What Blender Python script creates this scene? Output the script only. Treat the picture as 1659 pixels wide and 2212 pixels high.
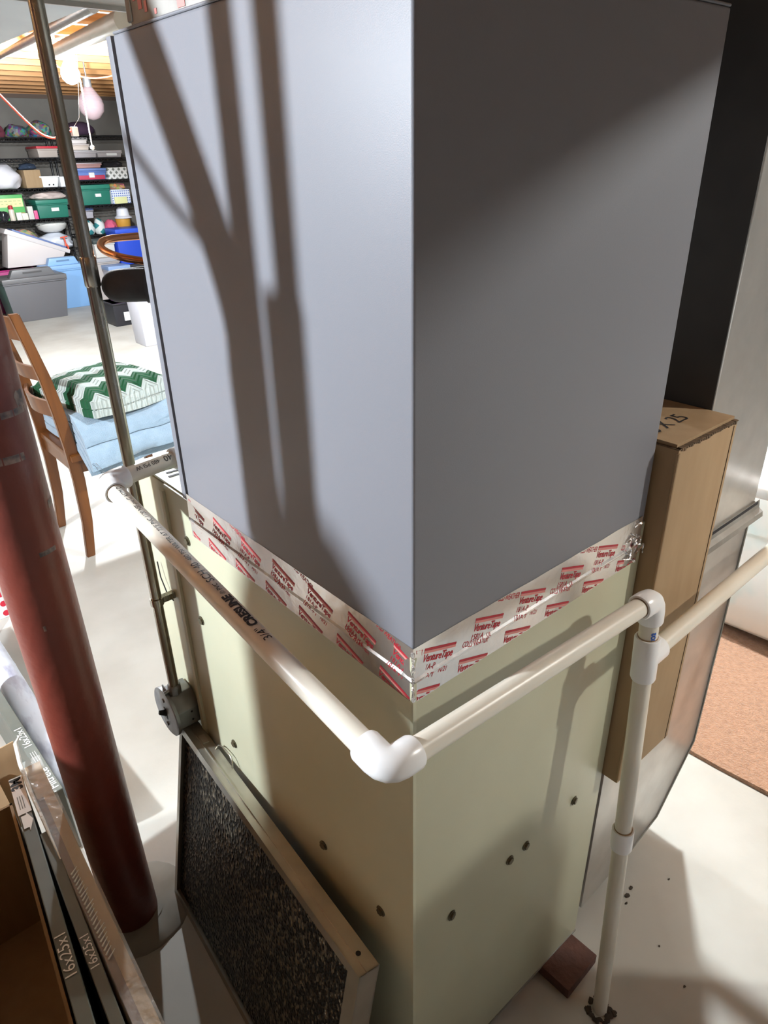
import bpy, bmesh, math, random
from mathutils import Vector, Matrix, noise
random.seed(7)
sc = bpy.context.scene
for o in list(bpy.data.objects):
    bpy.data.objects.remove(o, do_unlink=True)
C = sc.collection
V = Vector
PI = math.pi

# ------------------------------------------------------------------ camera
# metric world: origin on the floor under the near corner of the furnace, X along its right face, Y along its left face
cd = bpy.data.cameras.new('camera'); cam = bpy.data.objects.new('camera', cd); C.objects.link(cam)
cd.sensor_fit = 'VERTICAL'; cd.sensor_height = 24.0; cd.lens = 1507.69 * 24.0 / 2212.0
cd.clip_start = 0.02; cd.clip_end = 60
cam.location = (-0.40534, -0.43384, 1.47249)
cam.rotation_euler = (math.radians(62.79355), math.radians(1.08456), math.radians(-40.91686))
sc.camera = cam

# ------------------------------------------------------------------ world and exposure
w = bpy.data.worlds.new('world'); sc.world = w; w.use_nodes = True
w.node_tree.nodes['Background'].inputs[0].default_value = (0.55, 0.58, 0.62, 1)
w.node_tree.nodes['Background'].inputs[1].default_value = 0.0
vs = sc.view_settings
vs.view_transform = 'Standard'; vs.look = 'None'; vs.exposure = 0.0; vs.gamma = 1.0; vs.use_curve_mapping = False
sc.display_settings.display_device = 'sRGB'

# bare bulbs of the basement: position, radiance, colour
LAMP_LEFT = ((-2.0, 1.2, 1.98), 10200, (0.84, 0.925, 1.0))
LAMP_FAR = ((1.444, 4.62, 1.94), 4700, (0.88, 0.95, 1.0))
LAMP_RIGHT = ((1.52, 0.46, 1.98), 4600, (0.90, 0.97, 1.0))
LAMP_FRONT = ((1.56, -1.25, 1.98), 1950, (0.96, 0.96, 0.90))

# ------------------------------------------------------------------ materials
def mat(name, c1, rough=0.5, metal=0.0, c2=None, scale=8.0, detail=3.0, bump=0.0, bscale=60.0, stretch=None,
        spec=0.5, emit=None, estr=0.0, lo=0.35, hi=0.65, alpha=1.0, trans=0.0, rvar=0.0, sheen=0.0):
    m = bpy.data.materials.new(name); m.use_nodes = True
    nt = m.node_tree; N = nt.nodes; L = nt.links
    b = N['Principled BSDF']
    b.inputs['Base Color'].default_value = (*c1, 1); b.inputs['Roughness'].default_value = rough
    b.inputs['Metallic'].default_value = metal; b.inputs['Specular IOR Level'].default_value = spec
    b.inputs['Alpha'].default_value = alpha; b.inputs['Transmission Weight'].default_value = trans
    if sheen: b.inputs['Sheen Weight'].default_value = sheen
    if emit:
        b.inputs['Emission Color'].default_value = (*emit, 1); b.inputs['Emission Strength'].default_value = estr
    if c2 or bump:
        tc = N.new('ShaderNodeTexCoord'); mp = N.new('ShaderNodeMapping')
        L.new(tc.outputs['Object'], mp.inputs['Vector'])
        if stretch: mp.inputs['Scale'].default_value = stretch
    if c2:
        n = N.new('ShaderNodeTexNoise'); n.inputs['Scale'].default_value = scale; n.inputs['Detail'].default_value = detail
        L.new(mp.outputs[0], n.inputs['Vector'])
        r = N.new('ShaderNodeMapRange'); r.inputs[1].default_value = lo; r.inputs[2].default_value = hi
        L.new(n.outputs['Fac'], r.inputs[0])
        mx = N.new('ShaderNodeMix'); mx.data_type = 'RGBA'
        mx.inputs[6].default_value = (*c1, 1); mx.inputs[7].default_value = (*c2, 1)
        L.new(r.outputs[0], mx.inputs[0]); L.new(mx.outputs[2], b.inputs['Base Color'])
        if rvar:
            r2 = N.new('ShaderNodeMapRange'); r2.inputs[3].default_value = rough - rvar; r2.inputs[4].default_value = rough + rvar
            L.new(r.outputs[0], r2.inputs[0]); L.new(r2.outputs[0], b.inputs['Roughness'])
    if bump:
        n2 = N.new('ShaderNodeTexNoise'); n2.inputs['Scale'].default_value = bscale; n2.inputs['Detail'].default_value = 3
        L.new(mp.outputs[0], n2.inputs['Vector'])
        bp = N.new('ShaderNodeBump'); bp.inputs['Strength'].default_value = bump; bp.inputs['Distance'].default_value = 0.01
        L.new(n2.outputs['Fac'], bp.inputs['Height']); L.new(bp.outputs[0], b.inputs['Normal'])
    return m

M = {}
M['coil'] = mat('grey_enamel', (0.200, 0.203, 0.226), 0.42, bump=0.05, bscale=900, spec=0.25)
M['seam'] = mat('black_gasket', (0.01, 0.008, 0.012), 0.7)
M['furnace'] = mat('beige_enamel', (0.49, 0.485, 0.350), 0.36, c2=(0.455, 0.45, 0.322), scale=5, bump=0.03, bscale=500)
M['mint'] = mat('pale_green_enamel', (0.55, 0.58, 0.46), 0.4, c2=(0.45, 0.58, 0.48), scale=14)
M['galv'] = mat('galvanised_steel', (0.58, 0.56, 0.53), 0.33, 0.80, c2=(0.51, 0.49, 0.465), scale=14, detail=4, rvar=0.04, bump=0.05, bscale=5)
M['galv_dull'] = mat('dusty_galvanised', (0.34, 0.33, 0.31), 0.5, 0.6, c2=(0.22, 0.21, 0.19), scale=14, detail=6, bump=0.08, bscale=30)
M['galv_light'] = mat('bright_duct_steel', (0.60, 0.64, 0.66), 0.45, 0.55, c2=(0.48, 0.52, 0.56), scale=3, detail=4)
M['shaded_duct'] = mat('shaded_duct_steel', (0.075, 0.07, 0.066), 0.55, 0.3, c2=(0.05, 0.047, 0.045), scale=6)  # duct steel with the shade of its dark side in the colour
M['emt'] = mat('conduit_steel', (0.44, 0.42, 0.37), 0.28, 0.9, c2=(0.26, 0.23, 0.17), scale=12, stretch=(6, 6, 0.6), rvar=0.08)
M['box_steel'] = mat('switch_box_steel', (0.30, 0.31, 0.32), 0.42, 0.8, c2=(0.20, 0.205, 0.21), scale=18)
M['foil'] = mat('foil_tape', (0.84, 0.80, 0.77), 0.25, 0.90, c2=(0.73, 0.70, 0.68), scale=10, bump=0.10, bscale=28)
M['foil_crease'] = mat('creased_foil', (0.85, 0.84, 0.84), 0.2, 0.95, bump=0.5, bscale=120)
M['red_ink'] = mat('red_ink', (0.42, 0.015, 0.03), 0.5)
M['pink_ink'] = mat('faded_red_ink', (0.62, 0.22, 0.20), 0.5)
M['pvc'] = mat('pvc_pipe', (0.70, 0.66, 0.57), 0.34, c2=(0.66, 0.61, 0.51), scale=9)
M['fitting'] = mat('pvc_fitting', (0.80, 0.80, 0.80), 0.28)
M['glue'] = mat('pvc_cement', (0.30, 0.20, 0.11), 0.5)
M['ink'] = mat('black_ink', (0.02, 0.018, 0.02), 0.6)
M['blue_ink'] = mat('blue_ink', (0.02, 0.10, 0.45), 0.6)
M['red'] = mat('red_oxide_paint', (0.20, 0.042, 0.028), 0.42, c2=(0.145, 0.032, 0.024), scale=5, detail=6, bump=0.15, bscale=40)
M['scuff'] = mat('paint_scuff', (0.30, 0.22, 0.19), 0.6, c2=(0.06, 0.05, 0.06), scale=60)
M['concrete'] = mat('concrete_floor', (0.475, 0.465, 0.425), 0.55, c2=(0.37, 0.35, 0.31), scale=2.6, detail=8, bump=0.05, bscale=40)
M['pad'] = mat('concrete_patch', (0.30, 0.28, 0.24), 0.8, c2=(0.22, 0.2, 0.17), scale=9)
M['dirt'] = mat('dark_crumbs', (0.045, 0.032, 0.022), 0.9)
M['wall'] = mat('concrete_wall', (0.15, 0.138, 0.122), 0.85, c2=(0.11, 0.10, 0.09), scale=2.2, detail=8, bump=0.15, bscale=14)
M['wall_dark'] = mat('stained_concrete_wall', (0.13, 0.12, 0.11), 0.9, c2=(0.10, 0.09, 0.085), scale=2.2, detail=8)
M['sill'] = mat('dark_sill_plate', (0.09, 0.06, 0.045), 0.8)
M['joist'] = mat('pine_joist', (0.42, 0.21, 0.075), 0.6, c2=(0.31, 0.14, 0.045), scale=9, stretch=(0.25, 3, 3), detail=6)
M['ply'] = mat('subfloor_planks', (0.34, 0.16, 0.06), 0.7, c2=(0.24, 0.105, 0.04), scale=4, stretch=(0.3, 2, 1), detail=6)
M['card'] = mat('corrugated_cardboard', (0.36, 0.245, 0.135), 0.78, c2=(0.33, 0.22, 0.118), scale=40, stretch=(1, 1, 0.2))
M['card_edge'] = mat('cardboard_cut_edge', (0.16, 0.10, 0.055), 0.9, c2=(0.07, 0.045, 0.025), scale=160)
M['brick'] = mat('red_brick', (0.13, 0.055, 0.04), 0.85, c2=(0.09, 0.042, 0.033), scale=30, bump=0.4, bscale=80)
M['alu'] = mat('aluminium_frame', (0.50, 0.48, 0.42), 0.32, 0.8, c2=(0.40, 0.38, 0.33), scale=14)
M['filter_grey'] = mat('grey_filter_frame', (0.14, 0.15, 0.13), 0.5, c2=(0.12, 0.13, 0.115), scale=20)
M['white_print'] = mat('white_print', (0.78, 0.78, 0.76), 0.55)
M['film'] = mat('shrink_film', (0.75, 0.75, 0.72), 0.12, alpha=0.28, bump=0.6, bscale=60)
M['film_torn'] = mat('torn_film', (0.80, 0.79, 0.74), 0.25, alpha=0.75, bump=0.5, bscale=90)
M['marble'] = mat('marbled_plastic', (0.70, 0.74, 0.84), 0.4, c2=(0.36, 0.37, 0.48), scale=11, detail=7, stretch=(3, 0.8, 0.8), lo=0.5, hi=0.72)
M['wood'] = mat('chair_wood', (0.150, 0.052, 0.012), 0.30, c2=(0.09, 0.030, 0.008), scale=9, stretch=(3, 3, 0.35), detail=5)
M['blue_blanket'] = mat('pale_blue_fleece', (0.29, 0.40, 0.51), 0.95, c2=(0.25, 0.355, 0.46), scale=30, bump=0.5, bscale=260, sheen=0.4)
M['copper'] = mat('copper', (0.62, 0.27, 0.13), 0.24, 1.0)
M['foam'] = mat('black_pipe_foam', (0.035, 0.033, 0.035), 0.75, c2=(0.05, 0.05, 0.055), scale=30)
M['rug'] = mat('brown_carpet', (0.42, 0.235, 0.14), 0.95, c2=(0.33, 0.175, 0.10), scale=70, detail=6, bump=0.9, bscale=180, sheen=0.3)
M['sheet'] = mat('white_quilt_bag', (0.86, 0.93, 0.94), 0.45, c2=(0.55, 0.86, 0.92), scale=5, lo=0.48, hi=0.7)
M['black_wire'] = mat('black_wire_shelf', (0.018, 0.017, 0.018), 0.45)
M['porcelain'] = mat('porcelain', (0.8, 0.79, 0.76), 0.3)
M['glass_bulb'] = mat('clear_glass', (0.22, 0.16, 0.17), 0.12, alpha=0.36, spec=0.6)
M['orange'] = mat('orange_cord', (0.80, 0.10, 0.05), 0.45)
M['string'] = mat('white_string', (0.85, 0.85, 0.82), 0.7)
M['tank'] = mat('tank_wrap', (0.25, 0.25, 0.26), 0.5)
M['black_plastic'] = mat('black_plastic', (0.015, 0.015, 0.017), 0.4)
M['screw'] = mat('dull_zinc_screw', (0.13, 0.11, 0.07), 0.45, 0.6)
M['web'] = mat('cobweb', (0.7, 0.68, 0.62), 0.8)

def mesh_filter_material():
    m = bpy.data.materials.new('expanded_metal_mesh'); m.use_nodes = True
    nt = m.node_tree; N = nt.nodes; L = nt.links; b = N['Principled BSDF']
    tc = N.new('ShaderNodeTexCoord'); mp = N.new('ShaderNodeMapping'); L.new(tc.outputs['Object'], mp.inputs[0])
    vo = N.new('ShaderNodeTexVoronoi'); vo.inputs['Scale'].default_value = 210
    mp.inputs['Scale'].default_value = (1, 1, 0.6); L.new(mp.outputs[0], vo.inputs['Vector'])
    r = N.new('ShaderNodeValToRGB'); r.color_ramp.elements[0].color = (0.012, 0.009, 0.007, 1); r.color_ramp.elements[0].position = 0.62
    r.color_ramp.elements[1].color = (0.30, 0.25, 0.18, 1); r.color_ramp.elements[1].position = 0.98  # bright cells put the glints of the mesh into the colour
    sp = N.new('ShaderNodeSeparateColor'); L.new(vo.outputs['Color'], sp.inputs[0]); L.new(sp.outputs[0], r.inputs[0])
    L.new(r.outputs[0], b.inputs['Base Color']); b.inputs['Metallic'].default_value = 0.7; b.inputs['Roughness'].default_value = 0.32
    bp = N.new('ShaderNodeBump'); bp.inputs['Strength'].default_value = 1.0; bp.inputs['Distance'].default_value = 0.004
    L.new(vo.outputs['Distance'], bp.inputs['Height']); L.new(bp.outputs[0], b.inputs['Normal'])
    return m
M['mesh'] = mesh_filter_material()

def pattern_mat(name, kind, ca, cb, f=10.0, amp=1.0, rough=0.8, bump=0.0):
    """flat printed / knitted patterns: zigzag, dots, diamonds, patches"""
    m = bpy.data.materials.new(name); m.use_nodes = True
    nt = m.node_tree; N = nt.nodes; L = nt.links; b = N['Principled BSDF']; b.inputs['Roughness'].default_value = rough
    tc = N.new('ShaderNodeTexCoord'); sx = N.new('ShaderNodeSeparateXYZ'); L.new(tc.outputs['Object'], sx.inputs[0])
    def math_(op, a, v=None, c=None):
        n = N.new('ShaderNodeMath'); n.operation = op
        for i, q in enumerate((a, v, c)):
            if q is None: continue
            if isinstance(q, (int, float)): n.inputs[i].default_value = q
            else: L.new(q, n.inputs[i])
        return n.outputs[0]
    if kind == 'zigzag':
        tri = math_('PINGPONG', sx.outputs[0], 0.036)
        v = math_('ADD', math_('MULTIPLY', tri, amp), sx.outputs[1])
        v = math_('MULTIPLY', v, f)
        fac = math_('GREATER_THAN', math_('FRACT', v), 0.5)
        rib = math_('SINE', math_('MULTIPLY', v, 2 * PI * 6))
        bp = N.new('ShaderNodeBump'); bp.inputs['Strength'].default_value = 0.8; bp.inputs['Distance'].default_value = 0.006
        L.new(rib, bp.inputs['Height']); L.new(bp.outputs[0], b.inputs['Normal'])
    elif kind == 'dots':
        fx = math_('SUBTRACT', math_('FRACT', math_('MULTIPLY', sx.outputs[0], f)), 0.5)
        fz = math_('SUBTRACT', math_('FRACT', math_('MULTIPLY', sx.outputs[2], f)), 0.5)
        d = math_('ADD', math_('MULTIPLY', fx, fx), math_('MULTIPLY', fz, fz))
        fac = math_('LESS_THAN', d, 0.09)
    elif kind == 'diamonds':
        a = math_('PINGPONG', math_('MULTIPLY', math_('ADD', sx.outputs[0], sx.outputs[2]), f), 0.5)
        c = math_('PINGPONG', math_('MULTIPLY', math_('SUBTRACT', sx.outputs[0], sx.outputs[2]), f), 0.5)
        fac = math_('LESS_THAN', math_('MAXIMUM', a, c), 0.27)
    else:
        vo = N.new('ShaderNodeTexVoronoi'); vo.inputs['Scale'].default_value = f
        L.new(tc.outputs['Object'], vo.inputs['Vector'])
        hs = N.new('ShaderNodeMix'); hs.data_type = 'RGBA'; hs.inputs[0].default_value = amp
        hs.inputs[6].default_value = (*ca, 1); L.new(vo.outputs['Color'], hs.inputs[7])
        mu = N.new('ShaderNodeMix'); mu.data_type = 'RGBA'; mu.blend_type = 'MULTIPLY'; mu.inputs[0].default_value = 1.0
        L.new(hs.outputs[2], mu.inputs[6]); mu.inputs[7].default_value = (*cb, 1)
        L.new(mu.outputs[2], b.inputs['Base Color']); return m
    mx = N.new('ShaderNodeMix'); mx.data_type = 'RGBA'; mx.inputs[6].default_value = (*ca, 1); mx.inputs[7].default_value = (*cb, 1)
    L.new(fac, mx.inputs[0]); L.new(mx.outputs[2], b.inputs['Base Color'])
    return m
M['afghan'] = pattern_mat('chevron_knit', 'zigzag', (0.46, 0.52, 0.50), (0.008, 0.085, 0.032), f=8.5, amp=0.9, rough=0.95)
M['polka'] = pattern_mat('red_polka_dots', 'dots', (0.80, 0.82, 0.86), (0.62, 0.02, 0.05), f=26)
M['bluedots'] = pattern_mat('blue_dot_print', 'dots', (0.72, 0.75, 0.82), (0.10, 0.16, 0.45), f=40)
M['diamond'] = pattern_mat('diamond_print', 'diamonds', (0.85, 0.85, 0.83), (0.22, 0.23, 0.21), f=15)
M['floral'] = pattern_mat('floral_print', 'patches', (0.03, 0.06, 0.07), (0.5, 0.55, 0.5), f=34, amp=0.5)
M['patches'] = pattern_mat('colour_scraps', 'patches', (0.5, 0.35, 0.25), (1.0, 0.75, 0.6), f=26, amp=0.6)
_pc = {}
def pm(r, g, b, rough=0.45, alpha=1.0):
    k = (round(r, 3), round(g, 3), round(b, 3), rough, alpha)
    if k not in _pc: _pc[k] = mat('plastic_%d' % len(_pc), (r, g, b), rough, alpha=alpha)
    return _pc[k]

# ------------------------------------------------------------------ mesh helpers
def NB(): return bmesh.new()
def add_box(bm, a, b):
    x0, y0, z0 = a; x1, y1, z1 = b
    v = [bm.verts.new(p) for p in ((x0, y0, z0), (x1, y0, z0), (x1, y1, z0), (x0, y1, z0), (x0, y0, z1), (x1, y0, z1), (x1, y1, z1), (x0, y1, z1))]
    for f in ((0, 3, 2, 1), (4, 5, 6, 7), (0, 1, 5, 4), (1, 2, 6, 5), (2, 3, 7, 6), (3, 0, 4, 7)): bm.faces.new([v[i] for i in f])
    return v
def bx(a, b, bev=0.0, seg=2):
    bm = NB(); add_box(bm, a, b)
    if bev: bmesh.ops.bevel(bm, geom=bm.edges[:], offset=bev, segments=seg, affect='EDGES', profile=0.6)
    return bm
def hexa(pts, bev=0.0, seg=2):
    """eight corners: bottom four then top four, counter-clockwise"""
    bm = NB(); v = [bm.verts.new(p) for p in pts]
    for f in ((0, 3, 2, 1), (4, 5, 6, 7), (0, 1, 5, 4), (1, 2, 6, 5), (2, 3, 7, 6), (3, 0, 4, 7)): bm.faces.new([v[i] for i in f])
    bmesh.ops.recalc_face_normals(bm, faces=bm.faces[:])
    if bev: bmesh.ops.bevel(bm, geom=bm.edges[:], offset=bev, segments=seg, affect='EDGES', profile=0.6)
    return bm
def frame_of(d):
    d = V(d).normalized(); u = V((0, 0, 1)) if abs(d.z) < 0.9 else V((1, 0, 0))
    a = d.cross(u).normalized(); return a, d.cross(a).normalized()
def add_sweep(bm, pts, rad, n=12, cap=True, close=False):
    pts = [V(p) for p in pts]; m = len(pts)
    rads = rad if isinstance(rad, (list, tuple)) else [rad] * m
    rings = []; a = None
    for i, p in enumerate(pts):
        if close: t = (pts[(i + 1) % m] - pts[i - 1])
        else: t = pts[min(i + 1, m - 1)] - pts[max(i - 1, 0)]
        if t.length < 1e-9: t = pts[-1] - pts[0]
        t.normalize()
        if a is None: a, b = frame_of(t)
        else:
            a = (a - t * a.dot(t)).normalized(); b = t.cross(a)
        rings.append([bm.verts.new(p + (a * math.cos(2 * PI * k / n) + b * math.sin(2 * PI * k / n)) * rads[i]) for k in range(n)])
    for i in range(m if close else m - 1):
        r0, r1 = rings[i], rings[(i + 1) % m]
        for k in range(n): bm.faces.new((r0[k], r0[(k + 1) % n], r1[(k + 1) % n], r1[k]))
    if cap and not close:
        bm.faces.new(rings[0][::-1]); bm.faces.new(rings[-1])
    return bm
def sweep(pts, rad, n=12): return add_sweep(NB(), pts, rad, n)
def cyl(a, b, r, n=20, r2=None): return add_sweep(NB(), [a, b], [r, r if r2 is None else r2], n)
def lathe(prof, n=20, at=(0, 0, 0)):
    bm = NB(); rings = []
    for r, z in prof:
        rings.append([bm.verts.new((at[0] + r * math.cos(2 * PI * k / n), at[1] + r * math.sin(2 * PI * k / n), at[2] + z)) for k in range(n)])
    for i in range(len(rings) - 1):
        for k in range(n): bm.faces.new((rings[i][k], rings[i][(k + 1) % n], rings[i + 1][(k + 1) % n], rings[i + 1][k]))
    bm.faces.new(rings[0][::-1]); bm.faces.new(rings[-1])
    return bm
def prism(poly, axis, a, b, bev=0.0):
    """extrude a polygon given in the two other axes from a to b along axis"""
    bm = NB(); mk = {0: lambda u, v, t: (t, u, v), 1: lambda u, v, t: (u, t, v), 2: lambda u, v, t: (u, v, t)}[axis]
    lo = [bm.verts.new(mk(u, v, a)) for u, v in poly]; hi = [bm.verts.new(mk(u, v, b)) for u, v in poly]
    n = len(poly); bm.faces.new(lo); bm.faces.new(hi)
    for i in range(n): bm.faces.new((lo[i], lo[(i + 1) % n], hi[(i + 1) % n], hi[i]))
    bmesh.ops.recalc_face_normals(bm, faces=bm.faces[:])
    if bev: bmesh.ops.bevel(bm, geom=bm.edges[:], offset=bev, segments=2, affect='EDGES', profile=0.6)
    return bm
def wobble(bm, amp, sc_=6.0, seed=0.0, keep_z=None):
    for v in bm.verts:
        if keep_z is not None and v.co.z <= keep_z: continue
        p = v.co * sc_ + V((seed, seed * 1.7, seed * 0.3))
        v.co += V(noise.noise_vector(p)) * amp
    return bm
def blob(center, size, amp=0.15, sub=3, seed=0.0, flat=True, freq=1.6):
    """soft lump resting on its underside"""
    bm = NB(); bmesh.ops.create_icosphere(bm, subdivisions=sub, radius=1.0)
    for v in bm.verts:
        d = v.co.normalized(); k = 1 + amp * noise.noise(d * freq + V((seed, seed, 0))) * 2 + amp * 0.6 * noise.noise(d * freq * 2.7 + V((0, seed, seed)))
        c = d * k
        if flat and c.z < -0.62: c.z = -0.62
        v.co = c
    zmin = min(v.co.z for v in bm.verts); zmax = max(v.co.z for v in bm.verts)
    for v in bm.verts:
        v.co = V((center[0] + v.co.x * size[0] / 2, center[1] + v.co.y * size[1] / 2, center[2] + (v.co.z - zmin) / (zmax - zmin) * size[2]))
    return bm

def obj(name, bm, m, parent=None, smooth=True, angle=40, loc=None):
    me = bpy.data.meshes.new(name)
    if isinstance(bm, bmesh.types.BMesh):
        bmesh.ops.recalc_face_normals(bm, faces=bm.faces[:])
        bm.to_mesh(me); bm.free()
    else: me = bm
    if m is not None and not me.materials: me.materials.append(M[m] if isinstance(m, str) else m)
    if smooth and me.polygons:
        me.polygons.foreach_set('use_smooth', [True] * len(me.polygons))
        try: me.set_sharp_from_angle(angle=math.radians(angle))
        except Exception: pass
    o = bpy.data.objects.new(name, me); C.objects.link(o)
    if loc is not None: o.location = loc
    if parent is not None:
        o.parent = parent
        o.matrix_parent_inverse = wm(parent).inverted()
    return o
def wm(o):
    m = Matrix.LocRotScale(o.location, o.rotation_euler, o.scale)
    return (wm(o.parent) @ o.matrix_parent_inverse @ m) if o.parent else m
def tag(o, label, cat, group=None):
    o['label'] = label; o['category'] = cat
    if group: o['group'] = group
    return o
def thing(name, label, cat, loc=(0, 0, 0), group=None):
    o = bpy.data.objects.new(name, None); C.objects.link(o); o.location = loc; o.empty_display_size = 0.05
    return tag(o, label, cat, group)
def struct(name, bm, m, parent=None, label=None):
    o = obj(name, bm, m, parent, smooth=False)
    if parent is None: o['kind'] = 'structure'
    if label: o['label'] = label
    return o
def inst(src, loc, parent, rot=None):
    o = src.copy(); C.objects.link(o); o.location = loc
    if rot: o.rotation_euler = rot
    o.parent = parent; o.matrix_parent_inverse = wm(parent).inverted(); return o

def text_bm(s, size, bold=0.0, shear=0.0, align='LEFT', spacing=1.0):
    """flat lettering as a bmesh in the xy plane"""
    cu = bpy.data.curves.new('lettering', 'FONT'); cu.body = s; cu.size = size; cu.offset = bold * size; cu.shear = shear
    cu.align_x = align; cu.align_y = 'CENTER'; cu.space_character = spacing; cu.resolution_u = 3
    o = bpy.data.objects.new('lettering', cu); C.objects.link(o)
    dg = bpy.context.evaluated_depsgraph_get(); dg.update()
    me = bpy.data.meshes.new_from_object(o.evaluated_get(dg))
    bm = NB(); bm.from_mesh(me)
    bpy.data.objects.remove(o, do_unlink=True); bpy.data.curves.remove(cu); bpy.data.meshes.remove(me)
    return bm
def bm_join(dst, src, fn=None):
    if fn:
        for v in src.verts: v.co = V(fn(v.co))
    me = bpy.data.meshes.new('t'); src.to_mesh(me); src.free(); dst.from_mesh(me); bpy.data.meshes.remove(me); return dst

# ------------------------------------------------------------------ the setting
XL, XR, YF, YB = -4.6, 6.6, -3.6, 8.80
ZJ, ZS = 2.12, 2.355
struct('floor', bx((XL, YF, -0.12), (XR, YB, 0.0)), 'concrete')
struct('wall_back', bx((XL, YB, 0), (XR, YB + 0.2, ZJ)), 'wall')
struct('wall_front', bx((XL, YF - 0.2, 0), (XR, YF, ZJ)), 'wall_dark')
struct('wall_left', bx((XL - 0.2, YF, 0), (XL, YB, ZS)), 'wall_dark')
struct('wall_right', bx((XR, YF, 0), (XR + 0.2, YB, ZS)), 'wall_dark')
struct('trim_1', bx((XL, YB - 0.02, ZJ - 0.04), (XR, YB + 0.2, ZJ)), 'sill')
struct('trim_2', bx((XL, YB - 0.02, ZJ), (XR, YB + 0.18, ZS)), 'joist')
ceil = struct('ceiling', bx((XL, YF, ZS), (XR, YB + 0.2, ZS + 0.03)), 'ply')
jm = None
y = 3.66 - 0.406 * 17
while y < YB - 0.1:
    if jm is None:
        j = obj('joist', bx((XL, -0.019, ZJ), (XR, 0.019, ZS)), 'joist', ceil, smooth=False, loc=(0, y, 0)); jm = j
    else: inst(jm, (0, y, 0), ceil)
    y += 0.406

def bare_bulb(name, lamp, label, r=0.035, parts=True):
    (x, y_, z), strength, col = lamp
    t = thing(name, label, 'light bulb', (x, y_, ZJ))
    m = mat('lit_glass_' + name, (1, 1, 1), 0.3, emit=col, estr=strength)
    prof = [(0.004, -r), (r * 0.5, -r * 0.87), (r * 0.87, -r * 0.5), (r, 0), (r * 0.87, r * 0.5), (r * 0.6, r * 0.95), (r * 0.38, r * 1.35)]
    obj('glass', lathe(prof, 20, (x, y_, z)), m, t)
    obj('screw_base', lathe([(r * 0.36, r * 1.35), (r * 0.36, r * 1.75)], 16, (x, y_, z)), 'box_steel', t)
    obj('lamp_holder', lathe([(0.03, r * 1.7), (0.045, r * 1.8), (0.045, r * 1.8 + 0.02), (0.012, r * 1.8 + 0.025), (0.012, ZJ - z - 0.02), (0.055, ZJ - z - 0.012), (0.055, ZJ - z)], 20, (x, y_, z)), 'porcelain', t)
    obj('ceiling_box', lathe([(0.05, 0.0), (0.05, ZS - ZJ)], 16, (x, y_, ZJ)), 'box_steel', t)
    return t
tl = bare_bulb('light_bulb', LAMP_FAR, 'lit bare bulb on the joists near the storage shelves', 0.055)
obj('pull_string', sweep([(1.475, 4.60, 2.04), (1.49, 4.60, 1.90), (1.487, 4.60, 1.55)], 0.0040, 6), 'string', tl)
obj('string_bead', lathe([(0.003, -0.016), (0.014, -0.006), (0.014, 0.006), (0.003, 0.016)], 10, (1.487, 4.60, 1.54)), 'string', tl)
bare_bulb('light_bulb', LAMP_LEFT, 'lit bare bulb above the added shade tank')
bare_bulb('light_bulb', LAMP_RIGHT, 'lit bare bulb above the brown rug')
bare_bulb('light_bulb', LAMP_FRONT, 'lit bare bulb in front of the return duct')

# ------------------------------------------------------------------ furnace
FZ0, FZ1, FX, FY = 0.028, 0.990, 0.462, 0.735
fur = thing('furnace', 'beige steel furnace cabinet under the grey coil case', 'furnace', (FX / 2, FY / 2, 0))
obj('cabinet', bx((0, 0, FZ0), (FX, 0.612, FZ1), 0.003), 'furnace', fur)
obj('door_panel', bx((0.004, 0.616, FZ0 + 0.01), (FX - 0.004, FY, FZ1 - 0.004), 0.004), 'furnace', fur)
obj('door_lip', bx((-0.006, 0.606, FZ0 + 0.02), (0.012, 0.622, FZ1 - 0.01), 0.004), 'furnace', fur)
obj('top_plate', bx((0.006, 0.535, FZ1 - 0.002), (FX - 0.006, FY - 0.004, FZ1 + 0.002)), 'mint', fur)
obj('bottom_rail', bx((0.0, -0.001, FZ0 - 0.004), (FX, 0.612, FZ0 + 0.0005)), 'galv_dull', fur)
obj('corner_seam', bx((-0.0012, -0.0012, FZ0), (0.004, 0.004, FZ1)), 'furnace', fur)
for k in range(5):
    s0 = 0.018 + 0.02 * k
    obj('vent_slot', bx((0.018 + 0.004 * k, 0.622 + 0.017 * k, FZ1 + 0.0015), (0.11, 0.629 + 0.017 * k, FZ1 + 0.0026), 0.0004, 1), 'seam', fur)
# hex screws
hx = NB(); add_sweep(hx, [(0, 0, 0), (0, 0, 0.004)], 0.0062, 6); add_sweep(hx, [(0, 0, -0.0005), (0, 0, 0.0012)], 0.0085, 14)
s0 = obj('hex_screw', hx, 'screw', fur, loc=(-0.0005, 0.546, 0.908)); s0.rotation_euler = (0, -PI / 2, 0)
for yy, zz in ((0.544, 0.748), (0.488, 0.497), (0.209, 0.488), (0.069, 0.481)):
    inst(s0, (-0.0005, yy, zz), fur, (0.3 * random.random(), -PI / 2, 0))
for xx, zz in ((0.378, 0.477), (0.248, 0.475), (0.208, 0.476), (0.077, 0.472)):
    inst(s0, (xx, -0.0005, zz), fur, (PI / 2, 0, 0.4 * random.random()))
obj('wire_loop', sweep([(-0.002, 0.70, 0.80), (-0.004, 0.692, 0.77), (-0.004, 0.676, 0.745), (-0.002, 0.655, 0.735)], 0.0012, 6), 'seam', fur)

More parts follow.
